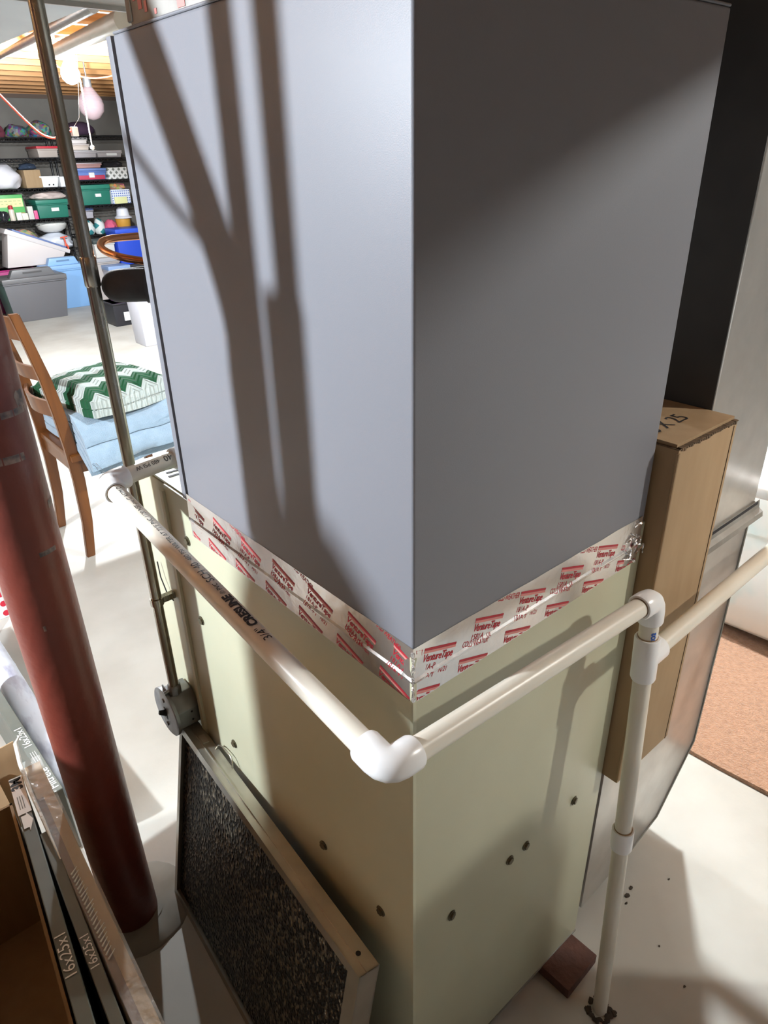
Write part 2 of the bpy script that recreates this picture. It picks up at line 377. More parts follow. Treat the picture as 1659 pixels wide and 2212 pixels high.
# ------------------------------------------------------------------ coil case
CZ1, CX, CY = 1.602, 0.456, 0.533
coil = thing('coil_case', 'tall grey enamelled coil case on top of the furnace', 'coil case', (CX / 2, CY / 2, FZ1))
obj('casing', bx((0, 0, FZ1 + 0.001), (CX, 0.516, CZ1), 0.0035, 3), 'coil', coil)
obj('gasket', bx((0.003, 0.514, FZ1 + 0.004), (CX - 0.003, 0.522, CZ1 - 0.004)), 'seam', coil)
obj('front_panel', bx((-0.001, 0.5215, FZ1 + 0.002), (CX + 0.001, CY + 0.003, CZ1), 0.002), 'coil', coil)
obj('top_flange', bx((0.0, 0.0, CZ1), (CX, 0.516, CZ1 + 0.003), 0.001, 1), 'coil', coil)

# supply plenum on top and overhead ducts
pl = thing('supply_plenum', 'grey sheet-metal plenum rising from the top of the coil case', 'duct', (0.23, 0.24, CZ1))
obj('plenum_body', bx((0.006, 0.012, CZ1 + 0.003), (CX - 0.02, 0.470, 2.05), 0.002, 1), 'galv_dull', pl)
obj('corner_edge', bx((0.002, 0.462, CZ1 + 0.0065), (0.014, 0.474, 2.05), 0.001, 1), 'galv_dull', pl)
tr = thing('trunk_duct', 'dusty sheet-metal trunk duct crossing the top left corner', 'duct', (0.2, 0.9, 1.76))
obj('duct_body', bx((-0.02, 0.476, 1.76), (1.2, 1.30, 2.06), 0.004, 1), 'galv_dull', tr)
obj('drive_cleat', bx((-0.02, 1.297, 1.752), (1.2, 1.306, 1.772)), 'galv', tr)
td = thing('branch_duct', 'pale blue-grey duct underside hanging below the joists', 'duct', (0, 3, 1.76))
obj('duct_body', bx((-0.34, 1.312, 1.76), (0.31, 4.2, 2.05), 0.004, 1), 'galv_light', td)

# ------------------------------------------------------------------ foil tape
def clip(bm, axis, lo, hi):
    n = V((0, 0, 0)); n[axis] = 1
    for c, s in ((lo, -1), (hi, 1)):
        co = V((0, 0, 0)); co[axis] = c
        bmesh.ops.bisect_plane(bm, geom=bm.verts[:] + bm.edges[:] + bm.faces[:], plane_co=co, plane_no=n * s, clear_outer=True, dist=1e-7)
    return bm
TZ0, TZ1 = 0.928, 1.003
tape = thing('foil_tape', 'printed silver foil tape sealing the seam below the grey case', 'tape', (0, 0, 0.96))
TROWS = [(TZ0, 0.0006), (0.940, 0.0006), (0.9545, 0.0007), (0.9575, 0.0026), (0.9600, 0.0026), (0.9630, 0.0007), (0.985, 0.0006), (TZ1, 0.0005)]
def tprof(z):
    for (z0, d0), (z1, d1) in zip(TROWS, TROWS[1:]):
        if z0 <= z <= z1: return d0 + (d1 - d0) * (z - z0) / (z1 - z0)
    return TROWS[-1][1]
def strip(face):
    """foil strip wrapped on one cabinet face, with a raised crease at the seam"""
    bm = NB(); n = 60; L_ = 0.452 if face == 'r' else 0.522
    grid = []
    for i in range(n + 1):
        s = -0.001 + L_ * i / n; row = []
        for k, (z, d) in enumerate(TROWS):
            rough_end = s < 0.016 or s > L_ - 0.04
            dd = d + (0.0018 * abs(noise.noise(V((s * 160, k * 4.1, 4)))) if rough_end and 0 < k < len(TROWS) - 1 else 0)
            zz = z + (0.0008 * noise.noise(V((s * 22, k, 7))) if k in (0, len(TROWS) - 1) else 0.0006 * noise.noise(V((s * 50, k, 2))))
            row.append(bm.verts.new((s, -dd, zz) if face == 'r' else (-dd, s, zz)))
        grid.append(row)
    for i in range(n):
        for k in range(len(TROWS) - 1): bm.faces.new((grid[i][k], grid[i + 1][k], grid[i + 1][k + 1], grid[i][k + 1]))
    return bm
so = obj('foil_strip', strip('r'), 'foil', tape, angle=8); so2 = obj('foil_strip', strip('l'), 'foil', tape, angle=8)
# crumpled foil at the corner and at the far end
obj('crumpled_corner', wobble(add_sweep(NB(), [(-0.001, -0.001, TZ0 + 0.002 + i * 0.0036) for i in range(20)], [0.0012 + 0.0030 * abs(noise.noise(V((i * 1.3, 0, 0)))) for i in range(20)], 7), 0.0022, 300), 'foil_crease', tape)
cr = NB()
for i in range(9):
    a = 0.405 + random.random() * 0.04; z = 0.94 + random.random() * 0.055
    add_sweep(cr, [(a, -0.002, z), (a + 0.012, -0.0045, z + 0.012 * random.uniform(-1, 1.4)), (a + 0.02, -0.002, z + 0.02 * random.uniform(-1, 1.3))], [0.0006, 0.0022, 0.0006], 5)
obj('crumpled_end', cr, 'foil_crease', tape)
def logo_block(var):
    """one printed tape block: bars, brand line, type lines (u right, v up)"""
    bm = NB(); pk = NB()
    def bar(t, x0, x1, y0, y1):
        vs_ = [t.verts.new(p) for p in ((x0, y0, 0), (x1, y0, 0), (x1, y1, 0), (x0, y1, 0))]; t.faces.new(vs_)
    bar(bm, 0.0, 0.058, 0.0295, 0.0325); bar(pk, 0.0, 0.058, 0.0255, 0.0290)
    bm_join(bm, text_bm('VentureTape', 0.0148, 0.018, 0.22, spacing=0.9), lambda c: (c.x * 0.78, c.y + 0.0182, 0))
    if var == 0:
        bm_join(bm, text_bm('181A-P', 0.0115, 0.0, 0.15), lambda c: (c.x * 0.8 - 0.001, c.y + 0.005, 0))
        bm_join(bm, text_bm('181B-FY', 0.0115, 0.0, 0.15), lambda c: (c.x * 0.8 - 0.003, c.y - 0.007, 0))
        bm_join(bm, text_bm('N/21', 0.010, 0.0, 0.15), lambda c: (c.x * 0.8 + 0.036, c.y - 0.004, 0))
    else:
        bm_join(bm, text_bm('1581A', 0.0115, 0.0, 0.15), lambda c: (c.x * 0.85 - 0.001, c.y + 0.005, 0))
        bm_join(bm, text_bm('UL', 0.008, 0.0, 0.15), lambda c: (c.x * 0.9 + 0.031, c.y + 0.005, 0))
    return bm, pk
def print_tape(face, L_):
    th = math.radians(-18); off = 0.0003; ax = 0 if face == 'r' else 1
    def place(src, u0, z0, name, m):
        def fn(c):
            uu = c.x * math.cos(th) - c.y * math.sin(th); vv = c.x * math.sin(th) + c.y * math.cos(th)
            return (u0 + uu, 0, z0 + vv) if face == 'r' else (0, u0 - uu, z0 + vv)
        bm_ = bm_join(NB(), src, fn)
        clip(bm_, 2, TZ0 + 0.001, TZ1 - 0.001); clip(bm_, ax, 0.004, L_ - 0.006)
        for zc, _d in TROWS[1:-1]:
            bmesh.ops.bisect_plane(bm_, geom=bm_.verts[:] + bm_.edges[:] + bm_.faces[:], plane_co=(0, 0, zc), plane_no=(0, 0, 1), dist=1e-7)
        for v in bm_.verts: v.co[1 - ax] = -tprof(v.co.z) - off
        if len(bm_.faces): obj(name, bm_, m, tape, smooth=False)
        else: bm_.free()
    k = 0; u = -0.0865
    while u < L_ + 0.08:
        U_ = (lambda q: q + 0.013) if face == 'r' else (lambda q: L_ - q)
        for row, (dz, du) in enumerate(((0.967, 0.0), (0.921, 0.056))):
            a, b = logo_block((k + row + 1) % 2)
            for q in (a, b):
                for v in q.verts: v.co *= 0.90
            place(a, U_(u + du), dz, 'lettering', 'red_ink'); place(b, U_(u + du), dz, 'printed_bar', 'pink_ink')
        for dz, du in (((0.968, 0.0), (1.006, 0.055)) if k % 2 == 0 else ()):
            t = text_bm('COLD WEATHER', 0.0108, 0.0, 0.15, spacing=0.92)
            for v in t.verts: v.co.x *= 0.6
            place(t, U_(u + du) - (0.013 if face == 'r' else 0), dz, 'lettering', 'red_ink')
        u += 0.0815; k += 1
print_tape('r', 0.452); print_tape('l', 0.522)
# upper tape at the foot of the plenum
ut = thing('foil_tape', 'short foil tape at the foot of the plenum, near the top edge', 'tape', (0, 0.38, CZ1))
obj('foil_strip', bx((0.0035, 0.20, CZ1 + 0.0035), (0.0055, 0.468, CZ1 + 0.05), 0.0005, 1), 'galv_dull', ut)
for yy, zz, ww, hh in ((0.455, 0.030, 0.006, 0.012), (0.443, 0.024, 0.009, 0.018), (0.428, 0.016, 0.006, 0.010), (0.405, 0.009, 0.005, 0.005), (0.352, 0.011, 0.016, 0.012), (0.335, 0.016, 0.018, 0.012)):
    obj('printed_mark', bx((0.0028, yy - ww, CZ1 + zz - hh / 2), (0.0034, yy, CZ1 + zz + hh / 2)), 'pink_ink', ut, smooth=False)

# ------------------------------------------------------------------ condensate drain of PVC
PR, FR = 0.01335, 0.0180
E1 = V((-0.096, 0.585, 1.030)); E2 = V((-0.096, -0.067, 0.951)); E3 = V((0.392, -0.064, 0.918)); FT = V((0.384, -0.116, 0.0)); P0 = V((0.075, 0.606, 1.034))
pv = thing('drain_pipe', 'white plastic condensate drain pipe bending around the furnace corner', 'pipe', FT)
def lerp(a, b, t): return a + (b - a) * t
def dirn(a, b): return (b - a).normalized()
def elbow(p, a, b, ls=0.034, r=FR):
    """socket elbow at p opening towards points a and b"""
    da, db = dirn(p, a), dirn(p, b); k = 0.016
    pts = [p + da * ls, p + da * (ls - 0.003), p + da * k]
    for t in (0.25, 0.5, 0.75): pts.append((1 - t) ** 2 * (p + da * k) + 2 * t * (1 - t) * p + t * t * (p + db * k))
    pts += [p + db * k, p + db * (ls - 0.003), p + db * ls]
    rr = [r - 0.0012, r, r, r * 0.99, r * 0.99, r * 0.99, r, r, r - 0.0012]
    o = obj('elbow', sweep(pts, rr, 28), 'fitting', pv, angle=50)
    for d in (da, db):
        obj('cement_ring', add_sweep(NB(), [p + d * (ls - 0.0003), p + d * (ls + 0.0012)], PR + 0.0007, 24), 'glue', o)
    return o
obj('pipe', cyl(P0, lerp(P0, E1, 0.95), PR, 24), 'pvc', pv)
obj('pipe', cyl(lerp(E1, E2, 0.02), lerp(E1, E2, 0.98), PR, 24), 'pvc', pv)
obj('pipe', cyl(lerp(E2, E3, 0.02), lerp(E2, E3, 0.98), PR, 24), 'pvc', pv)
obj('pipe', cyl(lerp(E3, FT, 0.01), FT + V((0, 0, -0.02)), PR, 24), 'pvc', pv)
elbow(E1, P0, E2); elbow(E2, E1, E3, 0.036); elbow(E3, E2, FT, 0.036)
T0 = lerp(E3, FT, 0.106); tdir = dirn(E3, FT); bd = V((1, 0.012, 0.012)).normalized()
tee = NB(); add_sweep(tee, [T0 - tdir * 0.036, T0 - tdir * 0.034, T0 + tdir * 0.033, T0 + tdir * 0.036], [FR - 0.0012, FR, FR, FR - 0.0012], 28)
add_sweep(tee, [T0, T0 + bd * 0.036, T0 + bd * 0.038], [FR, FR, FR - 0.0012], 28)
tee_o = obj('tee', tee, 'fitting', pv, angle=50)
obj('cement_ring', cyl(T0 - tdir * 0.0375, T0 - tdir * 0.0355, PR + 0.0009, 24), 'glue', tee_o)
obj('pipe', cyl(T0 + bd * 0.03, T0 + bd * 0.62, PR, 24), 'pvc', pv, )
cpl = lerp(E3, FT, 0.50)
co_ = obj('coupling', sweep([cpl - tdir * 0.021, cpl - tdir * 0.019, cpl + tdir * 0.019, cpl + tdir * 0.021], [FR - 0.0012, FR - 0.0004, FR - 0.0004, FR - 0.0012], 28), 'fitting', pv, angle=50)
obj('cement_ring', cyl(cpl - tdir * 0.0225, cpl - tdir * 0.0205, PR + 0.0012, 24), 'glue', co_)
obj('coupling', sweep([lerp(P0, E1, 0.10), lerp(P0, E1, 0.12), lerp(P0, E1, 0.32), lerp(P0, E1, 0.33)], [FR - 0.0012, FR, FR, FR - 0.0012], 24), 'fitting', pv, angle=50)
def pipe_text(parts, a, b, start, ref, mname, r=PR):
    """lettering bent round the pipe from a to b; ref is the outward direction at mid letter height; letters read along a->b"""
    ax = dirn(a, b); n0 = (V(ref) - ax * V(ref).dot(ax)).normalized(); up = n0.cross(ax)
    dst = NB(); s = start
    for txt, size, bold, gap in parts:
        t = text_bm(txt, size, bold, 0.0)
        wdt = max((v.co.x for v in t.verts), default=0)
        for q in range(-6, 7):
            bmesh.ops.bisect_plane(t, geom=t.verts[:] + t.edges[:] + t.faces[:], plane_co=(0, q * 0.0018, 0), plane_no=(0, 1, 0), dist=1e-7)
        def fn(c, s=s):
            ph = c.y / r
            d = n0 * math.cos(ph) + up * math.sin(ph)
            return a + ax * (s + c.x) + d * (r + 0.0004)
        bm_join(dst, t, fn); s += wdt + gap
    return obj('lettering', dst, mname, pv, smooth=False)
pipe_text([('3/4"', 0.015, 0.0, 0.006), ('CRESLINE', 0.0155, 0.05, 0.003), ('\u00ae PVC', 0.009, 0.0, 0.005), ('SCH 40', 0.0150, 0.0, 0.007),
           ('480 PSI WATER AT 73\u00b0F PVC 1120 NSF-pw-G ASTM D1785-21 PPFA', 0.0098, 0.0, 0.008), ('22222', 0.0095, 0.0, 0)],
          E2, E1, 0.205, (0.10, 0, 1.0), 'ink')
pipe_text([('SCH 40', 0.0145, 0.0, 0.008), ('480 PSI W', 0.0098, 0.0, 0)], P0, E1, 0.030, (0, -0.9, 1.0), 'ink')
pipe_text([('\u2022 ECO2', 0.009, 0.06, 0.0)], lerp(E3, FT, 0.095), lerp(E3, FT, 0.01), 0.012, (-0.55, -1, 0), 'blue_ink')
# dirt ring and crumbs at the floor
ring = NB()
for i in range(26):
    a = random.random() * 2 * PI; rr = 0.0135 + random.random() * 0.013
    c = (FT.x + rr * math.cos(a), FT.y + rr * math.sin(a), 0.0)
    bm_join(ring, blob(c, (0.012, 0.012, 0.004), 0.3, 1, i))
obj('grime_ring', ring, 'dirt', pv)

# white pipe at the far right
wp = tag(obj('white_pipe', cyl((0.985, 0.12, 0.852), (1.02, -0.35, 0.87), 0.0175, 20), 'fitting'), 'short white plastic pipe beside the right edge of the return duct', 'pipe')

# ------------------------------------------------------------------ return duct
DX0, DX1, DY0, DY1 = 0.643, 0.908, 0.014, 0.465
rd = thing('return_duct', 'tall galvanised return duct standing right of the furnace', 'duct', (0.7, 0.25, 0))
obj('riser', bx((DX0, DY0, 0.850), (DX1, DY1, 2.06), 0.002, 1), 'galv', rd)
obj('shade_trunk', bx((DX0, -2.2, 1.72), (DX1, DY0, 2.06), 0.002, 1), 'galv_dull', rd)  # unseen trunk added to keep the front bulb off the upper case
# left side of the duct, its shade put in as a dark colour
obj('shaded_side', bx((DX0 - 0.003, DY0 + 0.001, 0.86), (DX0, DY1, 2.06)), 'shaded_duct', rd)
obj('drive_cleat', prism([(DY0 - 0.016, 0.836), (DY0 + 0.004, 0.828), (DY0 + 0.004, 0.868), (DY0 - 0.004, 0.868), (DY0 - 0.006, 0.852), (DY0 - 0.014, 0.846)], 0, DX0 - 0.004, DX1 + 0.012), 'galv_dull', rd)
obj('cleat_gap', bx((DX0, DY0 - 0.005, 0.852), (DX1 + 0.004, DY0 + 0.001, 0.866)), 'seam', rd)
poly = [(0.645, 0.85), (DX1 - 0.002, 0.85), (DX1 - 0.002, 0.245), (0.792, 0.085), (0.66, 0.050), (0.505, 0.034), (0.505, 0.452), (0.58, 0.452), (0.645, 0.47)]
obj('boot', prism(poly, 1, DY0 + 0.003, DY1 - 0.003, 0.0015), 'galv', rd)
obj('boot_seam', sweep([(DX1 - 0.001, DY0 + 0.002, 0.845), (DX1 - 0.001, DY0 + 0.002, 0.245), (0.792, DY0 + 0.002, 0.084), (0.66, DY0 + 0.002, 0.049)], 0.0022, 6), 'galv_dull', rd)
obj('boot_collar', bx((FX + 0.002, 0.022, 0.03), (0.507, DY1 - 0.01, 0.463), 0.002, 1), 'galv', rd)
obj('collar_flange', bx((FX + 0.001, 0.006, 0.005), (FX + 0.010, 0.022, 0.47), 0.001, 1), 'shaded_duct', rd)

# ------------------------------------------------------------------ tall carton between furnace and duct
BX0, BX1, BY0, BY1, BZ0, BZ1 = 0.466, 0.638, -0.028, 0.24, 0.473, 1.112
cb = thing('cardboard_box', 'tall narrow cardboard box wedged between furnace and return duct', 'box', (0.55, 0.1, BZ0))
obj('carton', bx((BX0, BY0, BZ0), (BX1, BY1, BZ1 - 0.004), 0.003), 'card', cb)
fl = NB(); add_box(fl, (BX0 + 0.004, BY0 + 0.006, BZ1 - 0.004), (BX1 - 0.001, BY1, BZ1 + 0.001))
obj('top_flap', fl, 'card', cb)
ed = NB()
for i in range(24):
    x = BX0 + 0.006 + i * (BX1 - BX0 - 0.01) / 24
    add_box(ed, (x, BY0 - 0.0012, BZ1 - 0.006 - 0.003 * random.random()), (x + 0.0045, BY0 + 0.006, BZ1 - 0.0045 + 0.0015 * random.random()))
add_box(ed, (BX0 + 0.001, BY0 - 0.0006, BZ1 - 0.0052), (BX1, BY0 + 0.006, BZ1 - 0.0036)); add_box(ed, (BX0 - 0.0006, BY0, BZ1 - 0.0052), (BX0 + 0.005, BY1, BZ1 - 0.0036))
obj('corrugated_edge', ed, 'card_edge', cb, smooth=False)
obj('corner_crease', cyl((BX0 + 0.001, BY0 + 0.001, BZ0 + 0.01), (BX0 + 0.001, BY0 + 0.001, BZ1 - 0.01), 0.0028, 8), 'card', cb)
obj('side_crease', bx((BX1 - 0.012, BY0 - 0.0008, BZ0 + 0.002), (BX1 - 0.0105, BY0 + 0.001, BZ1 - 0.01)), 'card_edge', cb)
tx = NB(); t = text_bm('5 X 25', 0.06, 0.0, 0.0)
bm_join(tx, t, lambda c: (0.490 + c.x * 0.56, 0.030 + c.y * 0.62, BZ1 + 0.0016))
obj('marker_writing', tx, 'ink', cb, smooth=False)

# brick under the right corner
bk = thing('brick', 'dark red brick sticking out under the furnace corner', 'brick', (0.40, -0.02, 0))
bm = bx((-0.05, -0.1, 0), (0.05, 0.1, 0.026), 0.003); wobble(bm, 0.0016, 40, 3)
bm.transform(Matrix.Translation((0.398, 0.038, 0.0)) @ Matrix.Rotation(math.radians(2), 4, 'Z'))
obj('brick_body', bm, 'brick', bk)
# a second course raises the far end
tag(obj('brick', wobble(bx((0.02, 0.28, 0), (0.40, 0.55, 0.022), 0.004), 0.0012, 30, 9), 'brick'), 'low brick pier hidden under the middle of the furnace', 'brick')

# crumbs on the floor
def crumbs(name, label, pts):
    for i, (x, y_, s) in enumerate(pts):
        tag(obj(name, blob((x, y_, 0), (s, s * 0.7, s * 0.35), 0.3, 1, i * 3.1), 'dirt'), label, 'debris', 'specks of debris behind the vertical drain pipe')
crumbs('debris_speck', 'small dark speck of debris on the floor behind the vertical drain pipe', [(0.649, -0.019, 0.012), (0.626, -0.024, 0.015), (0.609, -0.031, 0.009), (0.731, -0.064, 0.006), (0.578, -0.128, 0.005), (0.543, -0.202, 0.007)])

# ------------------------------------------------------------------ line set at the coil
def arc_pts(pts, n=8):
    """Catmull-Rom through points"""
    P = [V(p) for p in pts]; P = [2 * P[0] - P[1]] + P + [2 * P[-1] - P[-2]]; out = []
    for i in range(1, len(P) - 2):
        for k in range(n):
            t = k / n; p0, p1, p2, p3 = P[i - 1:i + 3]
            out.append(0.5 * ((2 * p1) + (p2 - p0) * t + (2 * p0 - 5 * p1 + 4 * p2 - p3) * t * t + (3 * p1 - p0 - 3 * p2 + p3) * t ** 3))
    out.append(P[-2]); return out
tag(obj('copper_tube', sweep(arc_pts([(0.16, 0.537, 1.330), (0.075, 0.60, 1.332), (0.020, 0.645, 1.341), (0.004, 0.69, 1.352), (0.022, 0.715, 1.362), (0.09, 0.725, 1.362), (0.22, 0.72, 1.36)]), 0.0056, 12), 'copper'),
    'bent copper tube looping out beside the grey case', 'pipe')
il = thing('insulated_pipe', 'black foam-insulated pipe elbow below the copper tube', 'pipe', (0.1, 0.6, 1.3))
obj('foam_sleeve', sweep(arc_pts([(0.14, 0.566, 1.300), (0.09, 0.580, 1.302), (0.055, 0.597, 1.304), (0.03, 0.612, 1.305)]), 0.0255, 18), 'foam', il)
obj('foam_elbow', sweep(arc_pts([(0.036, 0.608, 1.305), (0.012, 0.628, 1.305), (0.004, 0.655, 1.302), (0.03, 0.69, 1.298), (0.12, 0.71, 1.295)]), 0.0235, 18), 'foam', il)

# ------------------------------------------------------------------ conduit and switch
cn = thing('conduit', 'thin steel conduit running down the furnace front to a switch box', 'conduit', (-0.03, 0.662, 0.52))
cx, cy = -0.031, 0.660
obj('tube', cyl((cx, cy, 0.535), (cx, cy, 2.1), 0.0098, 18), 'emt', cn)
obj('tube_coupling', sweep([(cx, cy, 1.305), (cx, cy, 1.307), (cx, cy, 1.345), (cx, cy, 1.347)], [0.0105, 0.0116, 0.0116, 0.0105], 18), 'emt', cn)
st = NB(); add_sweep(st, [(cx, cy, 0.738), (cx, cy, 0.752)], 0.0125, 18); add_box(st, (cx + 0.008, cy - 0.006, 0.739), (0.003, cy + 0.006, 0.751))
obj('strap', st, 'emt', cn)
obj('connector', sweep([(cx, cy, 0.527), (cx, cy, 0.545), (cx, cy, 0.548)], [0.0135, 0.0135, 0.011], 8), 'box_steel', cn)
sb = thing('switch_box', 'round steel switch box with black toggle on the furnace side', 'switch', (-0.03, 0.68, 0.43))
bc = V((0, 0.672, 0.480)); R8 = 0.050
octo = [(bc.y + R8 * math.cos(PI / 8 + k * PI / 4), bc.z + R8 * math.sin(PI / 8 + k * PI / 4)) for k in range(8)]
obj('box_body', prism(octo, 0, -0.046, 0.0, 0.002), 'box_steel', sb)
cov = NB(); add_sweep(cov, [(-0.046, bc.y, bc.z), (-0.052, bc.y, bc.z), (-0.0535, bc.y, bc.z)], [0.053, 0.053, 0.050], 28); cvo = obj('cover_plate', cov, 'box_steel', sb)
obj('box_ear', bx((-0.047, bc.y - 0.012, bc.z + 0.046), (-0.044, bc.y + 0.012, bc.z + 0.060), 0.001, 1), 'box_steel', sb)
obj('box_ear', bx((-0.047, bc.y - 0.012, bc.z - 0.062), (-0.044, bc.y + 0.012, bc.z - 0.046), 0.001, 1), 'box_steel', sb)
obj('toggle', hexa([(-0.053, bc.y - 0.004, bc.z - 0.009), (-0.053, bc.y + 0.004, bc.z - 0.009), (-0.053, bc.y + 0.004, bc.z + 0.004), (-0.053, bc.y - 0.004, bc.z + 0.004),
                    (-0.068, bc.y - 0.0025, bc.z + 0.002), (-0.068, bc.y + 0.0025, bc.z + 0.002), (-0.066, bc.y + 0.0025, bc.z + 0.010), (-0.066, bc.y - 0.0025, bc.z + 0.010)], 0.001), 'black_plastic', sb)
obj('switch_slot', bx((-0.0545, bc.y - 0.0055, bc.z - 0.016), (-0.053, bc.y + 0.0055, bc.z + 0.010)), 'black_plastic', cvo)
for dz in (0.030, -0.030):
    obj('screw', cyl((-0.0525, bc.y, bc.z + dz), (-0.0560, bc.y, bc.z + dz), 0.0045, 12), 'box_steel', cvo)
for dy, dz in ((-0.0505, 0.012), (-0.0505, -0.008)):
    obj('knockout', cyl((-0.018, bc.y - 0.0455, bc.z + dz), (-0.018, bc.y - 0.0470, bc.z + dz), 0.0022, 8), 'seam', sb)
obj('locknut_screw', cyl((cx - 0.010, cy, 0.537), (cx - 0.022, cy, 0.535), 0.0036, 8), 'box_steel', cn)

# ------------------------------------------------------------------ red steel column
rc = thing('support_column', 'round red-painted steel support column left of the furnace', 'column', (-0.212, 0.675, 0))
bm = NB(); zs = [0.0, 0.02, 0.4, 0.9, 1.3, 1.7, ZJ]
add_sweep(bm, [(-0.212, 0.675, z) for z in zs], 0.0525, 40); obj('post', bm, 'red', rc)
sf = NB()
def col_patch(ang, z, w_, h_, seed):
    n = 5; g = []
    for i in range(n):
        row = []
        for k in range(n):
            a = ang + (i / (n - 1) - 0.5) * w_ / 0.0525; zz = z + (k / (n - 1) - 0.5) * h_
            if 0 < i < n - 1 and 0 < k < n - 1: pass
            a += 0.05 * noise.noise(V((i, k, seed))); zz += 0.25 * h_ * noise.noise(V((k, i, seed + 5)))
            row.append(sf.verts.new((-0.212 + 0.0528 * math.cos(a), 0.675 + 0.0528 * math.sin(a), zz)))
        g.append(row)
    for i in range(n - 1):
        for k in range(n - 1): sf.faces.new((g[i][k], g[i + 1][k], g[i + 1][k + 1], g[i][k + 1]))
for a, z, w_, h_ in ((-1.0, 1.155, 0.05, 0.010), (-0.75, 1.17, 0.02, 0.022), (-0.5, 1.0, 0.024, 0.012), (-1.6, 1.09, 0.05, 0.012), (-1.2, 0.93, 0.03, 0.008), (-1.9, 0.8, 0.004, 0.01)):
    col_patch(a, z, w_, h_, a * 10)
obj('paint_scuff', sf, 'scuff', rc)
obj('base_patch', wobble(lathe([(0.115, 0.0), (0.11, 0.004), (0.06, 0.007)], 24, (-0.20, 0.675, 0)), 0.006, 30, 2, keep_z=0.0005), 'pad', rc)

# ------------------------------------------------------------------ metal mesh filter leaning on the furnace
mf = thing('mesh_filter', 'aluminium-framed metal mesh filter leaning against the furnace side', 'filter', (-0.12, 0.34, 0))
B0 = V((-0.122, 0.655, 0.002)); B1 = V((-0.158, 0.035, 0.002)); U = V((0.084, -0.022, 0.452))
eu = (B1 - B0).normalized(); ev = (U - eu * U.dot(eu)).normalized(); en = eu.cross(ev).normalized()
if en.x < 0: en = -en                                   # towards the furnace
LW, LH, TH = (B1 - B0).length, 0.458, 0.034
def fp(u, v, n): return B0 + eu * u + ev * v + en * n
def fbox(u0, u1, v0, v1, n0, n1, bev=0.0008):
    return hexa([fp(u0, v0, n0), fp(u1, v0, n0), fp(u1, v1, n0), fp(u0, v1, n0), fp(u0, v0, n1), fp(u1, v0, n1), fp(u1, v1, n1), fp(u0, v1, n1)], bev, 1)
obj('mesh_pad', fbox(0.006, LW - 0.006, 0.006, LH - 0.006, 0.010, 0.026, 0), 'mesh', mf, smooth=False)
fl_ = 0.016
for u0, u1, v0, v1 in ((0, LW, LH - 0.002, LH), (0, LW, 0, 0.002), (0, 0.002, 0, LH), (LW - 0.002, LW, 0, LH)):
    obj('frame_rail', fbox(u0, u1, v0, v1, 0, TH, 0), 'alu', mf, smooth=False)
for u0, u1, v0, v1 in ((0, LW, LH - fl_, LH), (0, LW, 0, fl_), (0, fl_ * 0.7, fl_, LH - fl_), (LW - fl_ * 1.6, LW, fl_, LH - fl_)):
    obj('frame_lip', fbox(u0, u1, v0, v1, -0.001, 0.0008, 0), 'alu', mf, smooth=False)
    obj('frame_lip', fbox(u0, u1, v0, v1, TH - 0.0008, TH + 0.001, 0), 'alu', mf, smooth=False)
obj('rail_fold', fbox(0.0, LW, LH - 0.0005, LH + 0.0025, 0.012, 0.0135, 0), 'alu', mf, smooth=False)
obj('rivet_hole', cyl(fp(LW - 0.03, LH + 0.0002, 0.019), fp(LW - 0.03, LH + 0.0008, 0.019), 0.004, 12), 'seam', mf)
obj('rail_tab', fbox(0.05, 0.075, LH + 0.0002, LH + 0.001, 0.016, 0.028, 0), 'galv', mf, smooth=False)
obj('wire_handle', sweep(arc_pts([fp(0.10, LH, 0.03), fp(0.11, LH + 0.014, 0.034), fp(0.15, LH + 0.016, 0.036), fp(0.165, LH - 0.002, 0.034)]), 0.0016, 8), 'emt', mf)

# ------------------------------------------------------------------ stored furnace filters at lower left
def upright_filter(name, label, far, near, h, th, m, shade=None):
    """panel standing on edge; far and near are the centre of its top edge ends"""
    t = thing(name, label, 'filter', (far[0], (far[1] + near[1]) / 2, 0), 'furnace filters stored on edge beside the red column')
    a = V((far[0], far[1], 0)); b = V((near[0], near[1], 0)); d = (b - a).normalized(); n = V((-d.y, d.x, 0)) * (th / 2)
    pts = [a - n, a + n, b + n, b - n]; up = V((0, 0, h))
    obj('filter_frame', hexa([p + V((0, 0, 0.001)) for p in pts] + [p + up for p in pts], 0.0015, 1), m, t)
    return t, a, d, n
f1, a1, d1, n1 = upright_filter('air_filter', 'grey air filter on edge with a white printed end label', (-0.327, 0.786), (-0.392, 0.155), 0.406, 0.022, 'filter_grey')
Z4 = 0.4068
def top_quad(name, a, d, n, s0, s1, w0, w1, m, parent, z=Z4):
    bm = NB(); e = n.normalized()
    vs_ = [bm.verts.new(a + d * s + e * w_ + V((0, 0, z))) for s, w_ in ((s0, w0), (s1, w0), (s1, w1), (s0, w1))]
    bm.faces.new(vs_); r = bmesh.ops.extrude_face_region(bm, geom=bm.faces[:])
    for g in r['geom']:
        if isinstance(g, bmesh.types.BMVert): g.co.z += 0.0004
    return obj(name, bm, m, parent, smooth=False)
def top_text(s, size, a, d, n, s0, w_, m, parent, flip=1, z=Z4 + 0.0008, bold=0.0, along=True, name='lettering'):
    e = n.normalized(); t = text_bm(s, size, bold)
    dst = NB()
    if along: bm_join(dst, t, lambda c: a + d * (s0 - flip * c.x) + e * (w_ - flip * c.y * 1.0) + V((0, 0, z)))
    else: bm_join(dst, t, lambda c: a + d * (s0 + flip * c.y) + e * (w_ - flip * c.x) + V((0, 0, z)))
    return obj(name, dst, m, parent, smooth=False)
lab = top_quad('end_label', a1, d1, n1, 0.004, 0.105, -0.0115, 0.0115, 'white_print', f1)
